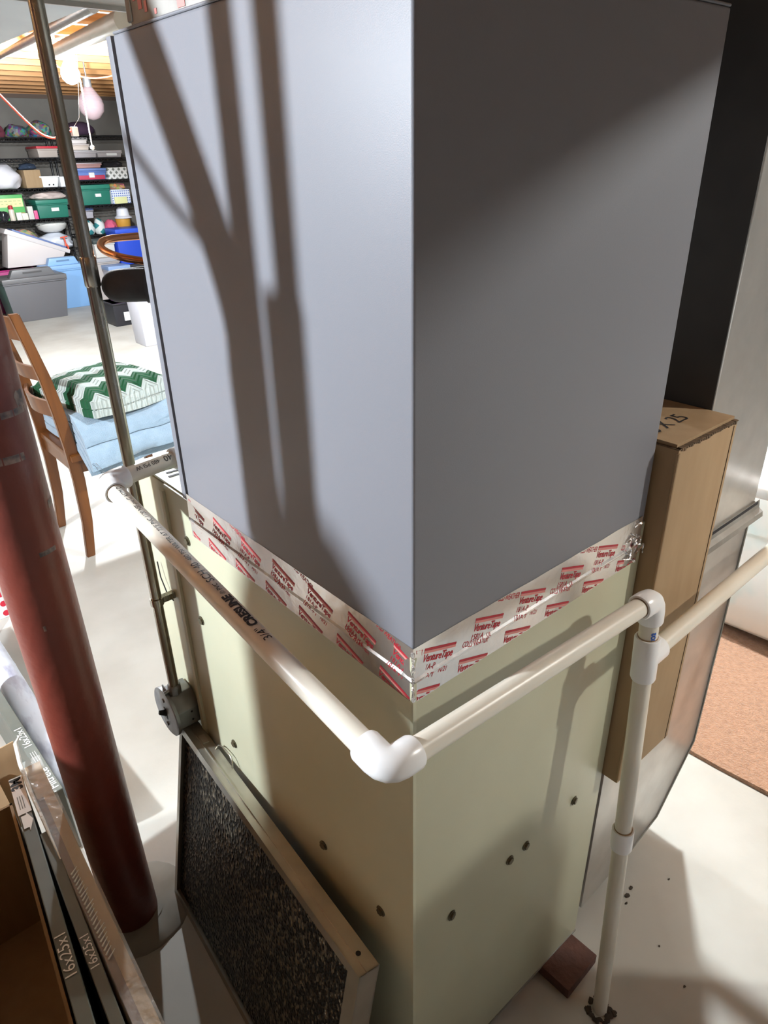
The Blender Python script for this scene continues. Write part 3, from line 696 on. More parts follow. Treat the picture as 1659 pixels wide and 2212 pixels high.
def hand(a, d, n):   # which side of n is to the viewer's right
    return 1
top_text('3M', 0.026, a1, d1, n1, 0.040, 0.0, 'ink', f1, flip=1, bold=0.05)
for k in range(3): top_quad('printed_line', a1, d1, n1, 0.058 + 0.0, 0.092, -0.006 + k * 0.004, -0.0048 + k * 0.004, 'filter_grey', f1, Z4 + 0.0005)
ar = NB(); e1 = n1.normalized()
vs_ = [ar.verts.new(a1 + d1 * s + e1 * w_ + V((0, 0, Z4 + 0.0008))) for s, w_ in ((0.110, -0.008), (0.142, -0.008), (0.142, 0.001), (0.151, 0.001), (0.126, 0.010), (0.101, 0.001), (0.110, 0.001))]
ar.faces.new(vs_); obj('printed_arrow', ar, 'white_print', f1, smooth=False)
top_text('16x25x1', 0.024, a1, d1, n1, 0.46, 0.0, 'white_print', f1, flip=1)
f2, a2, d2, n2 = upright_filter('air_filter', 'second grey air filter on edge, between white-labelled and brown ones', (-0.3225, 0.620), (-0.3555, 0.130), 0.404, 0.018, 'filter_grey')
top_text('16x25x1', 0.019, a2, d2, n2, 0.30, 0.0, 'white_print', f2, flip=1, z=0.4048)
f3, a3, d3, n3 = upright_filter('air_filter', 'brown-framed air filter on edge in torn shrink wrap', (-0.292, 0.800), (-0.319, 0.150), 0.404, 0.030, 'card')
top_quad('printed_block', a3, d3, n3, 0.10, 0.62, -0.016, -0.004, pm(0.10, 0.045, 0.03, 0.5), f3, 0.4044)
wr = NB(); g = []
for i in range(60):
    s = -0.012 + 0.66 * i / 59; row = []
    for k, w_ in enumerate((-0.021, -0.017, -0.006, 0.006, 0.0185, 0.0205)):
        z = 0.4075 + 0.0025 * noise.noise(V((s * 40, k * 1.7, 1))) - (0.02 if k in (0, 5) else 0)
        row.append(wr.verts.new(a3 + d3 * s + n3.normalized() * w_ + V((0, 0, z))))
    g.append(row)
for i in range(59):
    for k in range(5): wr.faces.new((g[i][k], g[i + 1][k], g[i + 1][k + 1], g[i][k + 1]))
obj('shrink_wrap', wr, 'film', f3)
tn = NB()
add_sweep(tn, [a3 + d3 * s + n3.normalized() * w_ + V((0, 0, z)) for s, w_, z in ((0.26, -0.018, 0.408), (0.18, -0.019, 0.410), (0.08, -0.02, 0.412), (0.0, -0.018, 0.418), (-0.05, -0.012, 0.428), (-0.07, 0.004, 0.432))], [0.001, 0.003, 0.0035, 0.004, 0.0045, 0.001], 6)
obj('torn_film_edge', tn, 'film_torn', f3)
gl = NB()
for i in range(22):
    s = 0.30 + i * 0.0085; w0 = -0.013 + 0.004 * noise.noise(V((i, 0, 0)))
    add_sweep(gl, [a3 + d3 * (s + 0.004) + n3.normalized() * w0 + V((0, 0, 0.4095)), a3 + d3 * (s - 0.006) + n3.normalized() * (w0 + 0.010 + 0.005 * random.random()) + V((0, 0, 0.4098))], [0.0016, 0.0005], 5)
obj('film_wrinkle', gl, 'film_torn', f3)
f4, a4, d4, n4 = upright_filter('air_filter', 'grey air filter with white lettering, farthest behind the red column', (-0.2720, 1.548), (-0.2515, 0.913), 0.200, 0.027, 'filter_grey')
top_text('Filtrete', 0.027, a4, d4, n4, 0.625, 0.0, 'white_print', f4, flip=1, z=0.2008, bold=0.01)
top_text('16x25x1', 0.026, a4, d4, n4, 0.455, 0.0, 'white_print', f4, flip=1, z=0.2008)
for k in range(3): top_quad('printed_line', a4, d4, n4, 0.475, 0.515, -0.006 + k * 0.005, -0.005 + k * 0.005, 'white_print', f4, 0.2004)

# open carton behind the first filters
oc = thing('cardboard_box', 'opened brown cardboard box with creased flaps behind the stored filters', 'box', (-0.5, 0.6, 0))
obj('carton', hexa([(-0.592, 0.10, 0), (-0.415, 0.10, 0), (-0.346, 0.79, 0), (-0.592, 0.79, 0), (-0.592, 0.10, 0.006), (-0.415, 0.10, 0.006), (-0.346, 0.79, 0.006), (-0.592, 0.79, 0.006)]), 'card', oc)
for a_, b_ in (((-0.592, 0.10), (-0.415, 0.10)), ((-0.415, 0.10), (-0.346, 0.79)), ((-0.346, 0.79), (-0.592, 0.79)), ((-0.592, 0.79), (-0.592, 0.10))):
    d_ = V((b_[0] - a_[0], b_[1] - a_[1], 0)).normalized(); n_ = V((-d_.y, d_.x, 0)) * 0.005; a_ = V((*a_, 0.0)); b_ = V((*b_, 0.0)); u_ = V((0, 0, 0.345))
    obj('side_wall', hexa([a_, b_, b_ + n_, a_ + n_, a_ + u_, b_ + u_, b_ + n_ + u_, a_ + n_ + u_]), 'card', oc, smooth=False)
obj('end_flap', hexa([(-0.59, 0.800, 0.25), (-0.318, 0.815, 0.25), (-0.318, 0.822, 0.25), (-0.59, 0.807, 0.25), (-0.59, 0.880, 0.385), (-0.300, 0.905, 0.392), (-0.300, 0.912, 0.388), (-0.59, 0.888, 0.382)], 0.001, 1), 'card', oc)
obj('flap_fold', wobble(hexa([(-0.58, 0.770, 0.30), (-0.345, 0.79, 0.30), (-0.345, 0.80, 0.30), (-0.58, 0.78, 0.30), (-0.57, 0.86, 0.375), (-0.352, 0.872, 0.372), (-0.352, 0.876, 0.368), (-0.57, 0.866, 0.37)]), 0.006, 18, 5), 'card', oc)
# marbled plastic bundle beyond the farthest filter
mb = NB()
add_sweep(mb, arc_pts([(-0.206, 0.93, 0.070), (-0.205, 1.10, 0.062), (-0.204, 1.30, 0.055), (-0.202, 1.55, 0.050), (-0.205, 1.95, 0.048)], 10), [0.008 + 0.030 * min(1, i / 14) for i in range(41)], 18)
wobble(mb, 0.004, 16, 4)
tag(obj('plastic_bundle', mb, 'marble'), 'rumpled white marbled plastic bundle beyond the stored filters', 'bag')
# two unseen cartons added left of the view to shade filters and column
for z0, z1, l in ((0.0, 0.42, 'unseen carton added for shade, under another, left of the opened box'), (0.422, 0.80, 'unseen carton added for shade, on top of another, left of the opened box')):
    st_ = thing('cardboard_box', l, 'box', (-0.71, 0.5, z0))
    obj('carton', bx((-0.822, 0.15, z0), (-0.60, 0.854, z1), 0.004), 'card', st_)
    obj('packing_tape', bx((-0.735, 0.149, z1 - 0.0002), (-0.685, 0.855, z1 + 0.0006)), 'film_torn', st_)
# polka dot gift bag
tag(obj('gift_bag', hexa([(-0.42, 2.05, 0), (-0.085, 2.05, 0), (-0.085, 2.20, 0), (-0.42, 2.20, 0), (-0.42, 2.06, 0.16), (-0.10, 2.06, 0.16), (-0.10, 2.19, 0.16), (-0.42, 2.19, 0.16)], 0.004), 'polka'),
    'white bag with red polka dots at the left edge', 'bag')

# ------------------------------------------------------------------ chair with blankets
ch = thing('chair', 'brown wooden chair with slatted back holding folded blankets', 'chair', (0.52, 2.44, 0))
def post(yb):
    prof = [(0.292, 0.0), (0.310, 0.16), (0.316, 0.34), (0.312, 0.48), (0.300, 0.62), (0.282, 0.76), (0.258, 0.88), (0.232, 1.0)]
    bm = NB(); rings = []
    for i, (x, z) in enumerate(prof):
        wx = 0.017 + 0.006 * math.sin(PI * min(1, z / 0.95)); wy = 0.0125
        rings.append([bm.verts.new((x + sx_ * wx, yb + sy_ * wy, z)) for sx_, sy_ in ((-1, -1), (1, -1), (1, 1), (-1, 1))])
    for i in range(len(rings) - 1):
        for k in range(4): bm.faces.new((rings[i][k], rings[i][(k + 1) % 4], rings[i + 1][(k + 1) % 4], rings[i + 1][k]))
    bm.faces.new(rings[0][::-1]); bm.faces.new(rings[-1]); bmesh.ops.bevel(bm, geom=bm.edges[:], offset=0.003, segments=2, affect='EDGES'); return bm
YA, YC = 2.285, 2.640
obj('leg', post(YA), 'wood', ch); obj('leg', post(YC), 'wood', ch)
for yb in (2.27, 2.66):
    obj('leg', hexa([(0.735, yb - 0.014, 0), (0.763, yb - 0.014, 0), (0.763, yb + 0.014, 0), (0.735, yb + 0.014, 0), (0.73, yb - 0.02, 0.44), (0.77, yb - 0.02, 0.44), (0.77, yb + 0.02, 0.44), (0.73, yb + 0.02, 0.44)], 0.003), 'wood', ch)
def slat(z0, z1, x0, x1):
    bm = NB(); g = []
    for i in range(9):
        t = i / 8; yb = YA + 0.012 + (YC - YA - 0.024) * t; bow = -0.035 * math.sin(PI * t)
        g.append([bm.verts.new((x + bow + dx, yb, z)) for x, dx, z in ((x0, -0.006, z0), (x0, 0.006, z0), (x1, 0.006, z1), (x1, -0.006, z1))])
    for i in range(8):
        for k in range(4): bm.faces.new((g[i][k], g[i][(k + 1) % 4], g[i + 1][(k + 1) % 4], g[i + 1][k]))
    bm.faces.new(g[0][::-1]); bm.faces.new(g[-1]); return bm
obj('top_rail', slat(0.90, 0.985, 0.252, 0.236), 'wood', ch)
obj('back_slat', slat(0.745, 0.80, 0.285, 0.274), 'wood', ch)
obj('back_slat', slat(0.60, 0.665, 0.302, 0.294), 'wood', ch)
obj('seat', bx((0.30, 2.255, 0.425), (0.775, 2.675, 0.452), 0.006), 'wood', ch)
for a, b in (((0.32, 2.275, 0.37), (0.75, 2.293, 0.425)), ((0.32, 2.637, 0.37), (0.75, 2.655, 0.425)), ((0.742, 2.28, 0.37), (0.76, 2.65, 0.425)), ((0.305, 2.29, 0.37), (0.32, 2.64, 0.425))):
    obj('apron', bx(a, b, 0.002, 1), 'wood', ch)
def serpentine(x0, x1, y0, y1, z0, layers, th, seed):
    """folded blanket: one long strip zigzagging in layers"""
    path = []; n = 14
    for l in range(layers):
        z = z0 + th * (l + 0.5); ys = [y0 + (y1 - y0) * i / n for i in range(n + 1)]
        if l % 2: ys = ys[::-1]
        for yy in ys: path.append((yy, z))
        if l < layers - 1:
            s = 1 if l % 2 == 0 else -1; ye = ys[-1]
            for a in (-60, -20, 20, 60): path.append((ye + s * th * 0.75 * math.cos(math.radians(a)) , z + th * 0.5 + th * 0.5 * math.sin(math.radians(a))))
    bm = NB(); g = []; m_ = 16
    for i, (yy, z) in enumerate(path):
        t0 = path[max(i - 1, 0)]; t1 = path[min(i + 1, len(path) - 1)]
        d = V((t1[0] - t0[0], t1[1] - t0[1], 0)).normalized(); nn = V((-d.y, d.x, 0)) * th * 0.42; row = []
        for s in (1, -1):
            xs = range(m_ + 1) if s == 1 else range(m_, -1, -1)
            for k in xs:
                x = x0 + (x1 - x0) * k / m_
                p = V((x, yy + s * nn.x, z + s * nn.y))
                row.append(p)
        row = [p + V(noise.noise_vector(p * 7 + V((seed, 0, 0)))) * 0.010 for p in row]
        g.append([bm.verts.new(p) for p in row])
    k_ = len(g[0])
    for i in range(len(g) - 1):
        for k in range(k_): bm.faces.new((g[i][k], g[i][(k + 1) % k_], g[i + 1][(k + 1) % k_], g[i + 1][k]))
    bm.faces.new(g[0][::-1]); bm.faces.new(g[-1]); return bm
bb = serpentine(0.335, 0.775, 2.17, 2.63, 0.458, 4, 0.038, 2.0)
for v in bb.verts:                      # near side sags over the seat edge
    if v.co.y < 2.27:
        k = (2.27 - v.co.y) / 0.13; v.co.z -= 0.075 * k * (1.2 - (v.co.x - 0.33))
tag(obj('folded_blanket', bb, 'blue_blanket', angle=70), 'pale blue folded fleece blanket on the chair seat', 'blanket')
af = serpentine(-0.19, 0.19, -0.22, 0.22, 0.0, 2, 0.036, 6.0)
for v in af.verts:
    e = max(0, (abs(v.co.x) - 0.12) / 0.07, (abs(v.co.y) - 0.14) / 0.08); v.co.z -= 0.035 * min(e, 1.5) ** 2; v.co.z += 0.02 * (1 - min(1, (v.co.x ** 2 + v.co.y ** 2) / 0.05))
ao = obj('knitted_blanket', af, 'afghan', angle=70, loc=(0.535, 2.43, 0.625)); ao.rotation_euler = (0, 0, math.radians(12))
tag(ao, 'green and white chevron knitted blanket on top of the blue one', 'blanket')

# ------------------------------------------------------------------ rug and quilt bag at right
rg = NB(); add_box(rg, (0, 0, 0), (2.3, 1.4, 0.012)); bmesh.ops.subdivide_edges(rg, edges=rg.edges[:], cuts=10, use_grid_fill=True)
wobble(rg, 0.004, 9, 2, keep_z=0.001); rg.transform(Matrix.Translation((1.165, -0.62, 0.0)) @ Matrix.Rotation(math.radians(4), 4, 'Z'))
tag(obj('rug', rg, 'rug'), 'brown carpet remnant on the floor at the right edge', 'rug')
qb = bx((-0.5, -0.7, 0), (0.5, 0.7, 0.66), 0.16, 5); bmesh.ops.subdivide_edges(qb, edges=qb.edges[:], cuts=2, use_grid_fill=True)
for v in qb.verts: v.co.z = max(v.co.z, 0.0)
wobble(qb, 0.045, 2.6, 11, keep_z=0.02); wobble(qb, 0.016, 8, 3, keep_z=0.02)
qb.transform(Matrix.Translation((2.16, 0.55, 0.02)))
tag(obj('quilt_bag', qb, 'sheet', angle=80), 'white and pale blue quilt bag standing on the rug', 'bag')

# ------------------------------------------------------------------ unseen tank and pipes added left of the view to shade case and furnace
ws = thing('shade_tank', 'unseen slim grey tank added under the left bulb for its shade', 'tank', (-0.95, 0.66, 0))
obj('tank_shell', lathe([(0.09, 0.0), (0.107, 0.02), (0.107, 1.38), (0.09, 1.425), (0.05, 1.445), (0.03, 1.45)], 28, (-0.95, 0.66, 0)), 'tank', ws)
obj('valve_head', bx((-1.0, 0.62, 1.445), (-0.90, 0.70, 1.50), 0.01), 'black_plastic', ws)
wpipe = thing('shadow_pipes', 'unseen pipes added below the joists to cast shadows on the grey case', 'pipe', (-0.5, 0.5, 1.25))
obj('riser_pipe', cyl((-0.5, 0.441, 1.25), (-0.5, 0.441, ZJ), 0.0150, 14), 'copper', wpipe)
obj('shadow_sleeve', cyl((-0.5, 0.449, 1.25), (-0.5, 0.449, 1.50), 0.0250, 14), 'foam', wpipe)  # added to widen the lower part of the cast shadow
obj('riser_pipe', cyl((-0.5, 0.500, 1.25), (-0.5, 0.500, ZJ), 0.0165, 14), 'copper', wpipe)
obj('diagonal_pipe', sweep(arc_pts([(-0.5, 0.520, 1.25), (-0.5, 0.520, 1.40), (-0.5, 0.528, 1.50), (-0.5, 0.632, 1.70), (-0.5, 0.86, 2.10)], 6), 0.0270, 14), 'galv_dull', wpipe)
obj('manifold', sweep([(-0.825, 0.66, 1.40), (-0.79, 0.60, 1.30), (-0.5, 0.49, 1.245), (-0.5, 0.42, 1.245)], 0.016, 12), 'copper', wpipe)
obj('cable', sweep(arc_pts([(-0.5, 0.70, 1.62), (-0.5, 0.62, 1.565), (-0.5, 0.53, 1.52), (-0.5, 0.50, 1.51)], 5), 0.006, 8), 'black_plastic', wpipe)  # added to cast the thin slanting shadow on the case

# ------------------------------------------------------------------ ceiling clutter
for k, (a, b, r, lab_) in enumerate((((0.56, 1.93, 1.86), (1.22, 5.2, 2.07), 0.018, 'thin grey pipe slung diagonally under the joists, upper one'),
                                  ((0.70, 2.05, 1.852), (1.40, 4.9, 2.055), 0.032, 'thicker white pipe slung under the joists towards the bulb'))):
    tag(obj('ceiling_pipe', cyl(a, b, r, 14), 'galv' if k == 0 else 'pvc'), lab_, 'pipe')
cw = NB()
for i in range(9):
    a = V((0.50 + 0.02 * i, 1.45 + 0.03 * random.random(), 1.765)); b = V((0.70 + 0.03 * random.random(), 2.02 + 0.05 * random.random(), 1.85))
    add_sweep(cw, [a, (a + b) / 2 - V((0, 0, 0.01 * random.random())), b], 0.0006, 4)
tag(obj('cobweb', cw, 'web'), 'wispy cobweb strands hanging between the duct and the pipe', 'cobweb')
ec = arc_pts([(0.75, 4.5, 2.09), (0.977, 4.5, 1.81), (1.035, 4.5, 1.742), (1.095, 4.5, 1.672), (1.16, 4.5, 1.612), (1.231, 4.5, 1.592), (1.30, 4.5, 1.622), (1.345, 4.5, 1.63)], 6)
exc = thing('extension_cord', 'red-orange extension cord sagging below the joists at left', 'cord', (1.0, 4.5, 1.6))
obj('cord', sweep(ec, 0.0065, 8), 'orange', exc)
obj('plug', bx((1.338, 4.48, 1.60), (1.376, 4.52, 1.652), 0.006), 'porcelain', exc)
obj('hanging_wire', sweep([(1.358, 4.5, 1.65), (1.403, 4.5, 1.70), (1.45, 4.5, 1.95), (1.46, 4.472, 2.13)], 0.0013, 6), 'galv_dull', exc)
gb = thing('glass_bulb', 'large unlit clear glass bulb hanging right of the lit bulb', 'light bulb', (1.94, 5.6, 2.1))
obj('glass', lathe([(0.006, -0.105), (0.05, -0.09), (0.088, -0.045), (0.095, 0.0), (0.085, 0.04), (0.05, 0.09), (0.028, 0.12)], 24, (1.947, 5.69, 1.845)), 'glass_bulb', gb)
obj('socket', lathe([(0.03, 0.115), (0.03, 0.17), (0.012, 0.185)], 16, (1.947, 5.69, 1.845)), 'box_steel', gb)
obj('lamp_cord', cyl((1.947, 5.69, 2.03), (1.947, 5.69, 2.125), 0.006, 8), 'black_plastic', gb)
tag(obj('red_cable', sweep(arc_pts([(1.45, 5.284, 2.125), (1.60, 5.3, 2.05), (1.80, 5.25, 1.98), (2.05, 5.2, 2.02), (2.4, 5.284, 2.125)], 6), 0.005, 8), 'orange'), 'red cable draped under the joists behind the lit bulb', 'cord')

# ------------------------------------------------------------------ wire shelving on the back wall
SY0, SY1 = 8.35, 8.76
def shelving(label, x0, x1, levels):
    t = thing('wire_shelving', label, 'shelving', ((x0 + x1) / 2, (SY0 + SY1) / 2, 0), 'black wire shelving units on the back wall')
    pst = obj('post', cyl((0, 0, 0), (0, 0, levels[0] + 0.06), 0.0127, 12), 'black_wire', t, loc=(x0, SY0, 0))
    for x, yy in ((x1, SY0), (x0, SY1), (x1, SY1)): inst(pst, (x, yy, 0), t)
    first = None
    for z in levels:
        if first is None:
            bm = NB()
            for yy in (SY0, SY1):
                for dz in (0.0, -0.032): add_sweep(bm, [(x0, yy, dz), (x1, yy, dz)], 0.0042, 6)
                nz = int((x1 - x0) / 0.05)
                for i in range(nz):
                    xa = x0 + (x1 - x0) * i / nz; xb = x0 + (x1 - x0) * (i + 0.5) / nz; xc = x0 + (x1 - x0) * (i + 1) / nz
                    add_sweep(bm, [(xa, yy, 0), (xb, yy, -0.032), (xc, yy, 0)], 0.003, 4)
            for x in (x0, x1): add_sweep(bm, [(x, SY0, 0), (x, SY1, 0)], 0.0042, 6)
            nx = int((x1 - x0) / 0.03)
            for i in range(1, nx): add_sweep(bm, [(x0 + (x1 - x0) * i / nx, SY0, 0), (x0 + (x1 - x0) * i / nx, SY1, 0)], 0.0022, 4)
            first = obj('shelf', bm, 'black_wire', t, loc=(0, 0, z))
        else: inst(first, (0, 0, z), t)
    return t
LV = [1.690, 1.495, 1.203, 0.893, 0.56]
RV = [1.708, 1.486, 1.260, 1.000, 0.685]
shelving('left black wire shelving unit against the concrete wall', 1.10, 2.545, LV)
shelving('right black wire shelving unit partly behind the grey case', 2.60, 3.80, RV)

G = 'storage bins and bags on the shelves'
def tote(label, x0, x1, y0, z0, z1, col, lid=None, depth=0.36, tag_=None, rim=True, handle=False, taper=0.05, alpha=1.0, name='storage_tote', fill=None):
    t = thing(name, label, 'storage bin', ((x0 + x1) / 2, y0 + depth / 2, z0), G)
    lidh = min(0.045, (z1 - z0) * 0.22) if lid else 0.0; zt = z1 - lidh; ta = taper * (x1 - x0) * 0.5
    m = pm(*col, 0.42, alpha)
    obj('tub', hexa([(x0 + ta, y0 + ta, z0), (x1 - ta, y0 + ta, z0), (x1 - ta, y0 + depth, z0), (x0 + ta, y0 + depth, z0), (x0, y0, zt), (x1, y0, zt), (x1, y0 + depth, zt), (x0, y0 + depth, zt)], 0.008), m, t)
    if rim: obj('rim', bx((x0 - 0.006, y0 - 0.008, zt - 0.016), (x1 + 0.006, y0 + depth + 0.006, zt), 0.004, 1), m, t)
    if lid:
        lo = obj('lid', bx((x0 - 0.008, y0 - 0.010, zt), (x1 + 0.008, y0 + depth + 0.008, z1), 0.010), pm(*lid, 0.42), t)
        if handle:
            xm = (x0 + x1) / 2; hw = (x1 - x0) * 0.3
            obj('lid_handle', prism([(xm - hw * 1.25, z1 - 0.004), (xm + hw * 1.25, z1 - 0.004), (xm + hw, z1 + 0.075), (xm - hw, z1 + 0.075)], 1, y0 + 0.04, y0 + 0.13, 0.012), pm(*lid, 0.42), lo)
            obj('handle_slot', bx((xm - hw * 0.5, y0 + 0.035, z1 + 0.035), (xm + hw * 0.5, y0 + 0.045, z1 + 0.05)), pm(lid[0] * 0.5, lid[1] * 0.5, lid[2] * 0.5), lo)
    if tag_:
        tx_, tz_, tw, th_ = tag_
        obj('paper_label', bx((tx_ - tw / 2, y0 - 0.013, tz_ - th_ / 2), (tx_ + tw / 2, y0 - 0.003 + 0.012, tz_ + th_ / 2)), 'white_print', t)
    if fill: obj('contents', bx((x0 + 0.02, y0 + 0.0 - 0.004, z0 + 0.004), (x1 - 0.02, y0 + 0.03, z0 + (z1 - z0) * 0.4), 0.004), pm(*fill), t)
    return t
def soft(name, label, cat, x0, x1, yc, dy, z0, z1, m, amp=0.16, seed=1.0, sub=3, freq=1.6):
    return tag(obj(name, blob(((x0 + x1) / 2, yc, z0), (x1 - x0, dy, z1 - z0), amp, sub, seed, True, freq), m), label, cat, G)
ys = 8.38; e_ = 0.005
# left unit, top shelf
soft('fabric_pile', 'maroon fabric bundle on the top shelf at the left edge', 'fabric', 1.82, 2.055, 8.5, 0.24, 1.69 + e_, 1.81, pm(0.16, 0.03, 0.05, 0.9), seed=2)
soft('fabric_pile', 'dark floral fabric bundle on the top shelf, left of the pair', 'fabric', 2.06, 2.285, 8.5, 0.26, 1.69 + e_, 1.82, 'floral', seed=5)
soft('fabric_pile', 'dark floral fabric bundle on the top shelf beside the conduit', 'fabric', 2.285, 2.53, 8.5, 0.26, 1.69 + e_, 1.86, 'floral', seed=8)
soft('fabric_pile', 'dark purple dome-shaped fabric bundle on the top shelf', 'fabric', 2.68, 3.0, 8.5, 0.28, 1.708 + e_, 1.85, pm(0.045, 0.02, 0.045, 0.9), amp=0.05, seed=3)
# second shelf
tote('clear bin with a red lid on the second shelf', 2.31, 2.52, ys, 1.495 + e_, 1.61, (0.55, 0.47, 0.42), (0.55, 0.03, 0.05), alpha=0.8)
tote('wide clear bin under two white boxes on the second shelf', 2.64, 2.94, ys, 1.486 + e_, 1.565, (0.5, 0.46, 0.47), (0.58, 0.56, 0.58), alpha=0.85)
tote('lower of two stacked white boxes on the second shelf', 2.66, 2.87, ys, 1.566, 1.627, (0.72, 0.62, 0.55), (0.75, 0.68, 0.66))
tote('upper of two stacked white boxes on the second shelf', 2.67, 2.86, ys, 1.629, 1.69, (0.76, 0.70, 0.68), (0.78, 0.74, 0.74))
tote('low clear bin with a pale label beside the grey case', 2.95, 3.23, ys, 1.486 + e_, 1.56, (0.48, 0.44, 0.44), (0.55, 0.52, 0.53), tag_=(3.11, 1.52, 0.12, 0.025), alpha=0.85)
# third shelf
soft('plastic_bag', 'translucent white plastic bag on the third shelf at left', 'bag', 1.76, 2.11, 8.52, 0.30, 1.203 + e_, 1.46, pm(0.72, 0.70, 0.74, 0.3), amp=0.12, seed=12)
cb2 = thing('cardboard_box', 'small cardboard box with dark cloth on the third shelf', 'box', (2.19, 8.5, 1.21), G)
obj('carton', bx((2.12, ys, 1.203 + e_), (2.29, ys + 0.26, 1.385), 0.003), 'card', cb2)
soft('fabric_pile', 'dark blue cloth heaped on the small shelf carton', 'fabric', 2.115, 2.285, 8.5, 0.2, 1.387, 1.455, pm(0.03, 0.05, 0.09, 0.9), seed=4)
wb = tote('white basin with two dark holes on the third shelf', 2.275, 2.475, ys, 1.203 + e_, 1.32, (0.82, 0.82, 0.80), None, depth=0.28, taper=0.22)
for dx in (-0.015, 0.03): obj('hole', cyl((2.375 + dx, ys + 0.012, 1.232), (2.375 + dx, ys + 0.002, 1.234), 0.007, 10), 'seam', wb)
tag(obj('white_box', bx((2.482, ys, 1.203 + e_), (2.536, ys + 0.2, 1.31), 0.004), pm(0.75, 0.76, 0.78)), 'narrow white box beside the conduit on the third shelf', 'box', G)
tote('blue translucent bin with white label and red contents', 2.66, 3.01, ys, 1.26 + e_, 1.385, (0.12, 0.20, 0.50), (0.16, 0.25, 0.55), tag_=(2.84, 1.315, 0.06, 0.05), fill=(0.5, 0.05, 0.10))
tote('flat clear box of pink things on the blue bin', 2.69, 2.97, ys, 1.387, 1.44, (0.52, 0.30, 0.28), (0.5, 0.42, 0.45), alpha=0.9)
tag(obj('gift_box', bx((3.03, ys, 1.26 + e_), (3.26, ys + 0.25, 1.385), 0.003), 'diamond'), 'white diamond-patterned gift box on the third shelf', 'box', G)
soft('fabric_pile', 'black cloth heap on the diamond-patterned box', 'fabric', 3.03, 3.28, 8.55, 0.25, 1.387, 1.46, pm(0.03, 0.025, 0.03, 0.8), seed=6)
# fourth shelf
gy = thing('game_box', 'green and yellow printed box on the fourth shelf', 'box', (1.93, 8.5, 0.9), G)
obj('box_body', bx((1.80, 8.42, 0.893 + e_), (2.06, 8.56, 1.15), 0.003), pm(0.10, 0.42, 0.12), gy)
obj('printed_panel', bx((1.79, 8.4185, 1.03), (2.05, 8.422, 1.115)), pm(0.80, 0.80, 0.35), gy)
pr = NB()
for k, zz in enumerate((1.09, 1.06)):
    for i in range(5): add_box(pr, (1.82 + i * 0.045 + 0.01 * k, 8.4172, zz - 0.006), (1.852 + i * 0.045, 8.4184, zz + 0.004))
obj('printed_line', pr, pm(0.45, 0.50, 0.25), gy)
obj('printed_patch', bx((1.985, 8.4172, 0.93), (2.05, 8.4184, 0.97)), pm(0.62, 0.30, 0.16), gy)
soft('plastic_bag', 'shiny black plastic lump beside the spray can', 'bag', 1.775, 1.865, 8.38, 0.05, 0.893 + e_, 1.0, pm(0.02, 0.02, 0.025, 0.15), seed=9)
sp = thing('spray_can', 'spray can with a red cap on the fourth shelf', 'can', (1.905, 8.385, 0.9), G)
obj('can_body', lathe([(0.027, 0), (0.029, 0.005), (0.029, 0.105), (0.02, 0.12)], 16, (1.905, 8.385, 0.893 + e_)), pm(0.70, 0.62, 0.52, 0.3), sp)
obj('cap', lathe([(0.024, 0.11), (0.024, 0.145), (0.018, 0.152)], 16, (1.905, 8.385, 0.893 + e_)), pm(0.45, 0.03, 0.04), sp)
for i, (x0, x1, z1, c, l) in enumerate(((1.945, 2.0, 0.975, (0.78, 0.76, 0.68), 'low cream carton right of the spray can'), (2.003, 2.062, 0.965, (0.80, 0.78, 0.62), 'low pale yellow carton on the fourth shelf'),
                                  (2.07, 2.125, 1.03, (0.62, 0.60, 0.56), 'tall pale grey carton on the fourth shelf'), (2.13, 2.168, 0.985, (0.70, 0.10, 0.26), 'small pink carton beside the green tote'))):
    tag(obj('small_carton', bx((x0, 8.37, 0.893 + e_), (x1, 8.412, z1), 0.003), pm(*c)), l, 'box', G)
tote('dark green tote with white label on the left unit', 2.18, 2.512, 8.39, 0.893 + e_, 1.085, (0.02, 0.17, 0.12), (0.025, 0.20, 0.14), tag_=(2.365, 0.985, 0.08, 0.035))
soft('fabric_pile', 'pale pink cloth folded on the left dark green tote', 'fabric', 2.17, 2.53, 8.5, 0.26, 1.088, 1.165, pm(0.66, 0.54, 0.50, 0.9), seed=11)
tote('dark green tote with white label on the right unit', 2.67, 3.015, ys, 1.0 + e_, 1.215, (0.02, 0.17, 0.12), (0.025, 0.20, 0.14), tag_=(2.87, 1.105, 0.065, 0.033))
tag(obj('gift_box', bx((3.03, ys, 1.0 + e_), (3.25, ys + 0.2, 1.155), 0.003), 'bluedots'), 'white gift box with blue dots on the right unit', 'box', G)
soft('fabric_pile', 'multicoloured fabric scraps on the blue-dotted box', 'fabric', 3.03, 3.25, 8.5, 0.2, 1.157, 1.23, 'patches', seed=13)
tag(obj('small_carton', bx((3.05, 8.36, 1.0 + e_), (3.20, 8.376, 1.075), 0.003), pm(0.72, 0.72, 0.36)), 'pale yellow carton before the blue-dotted box', 'box', G)
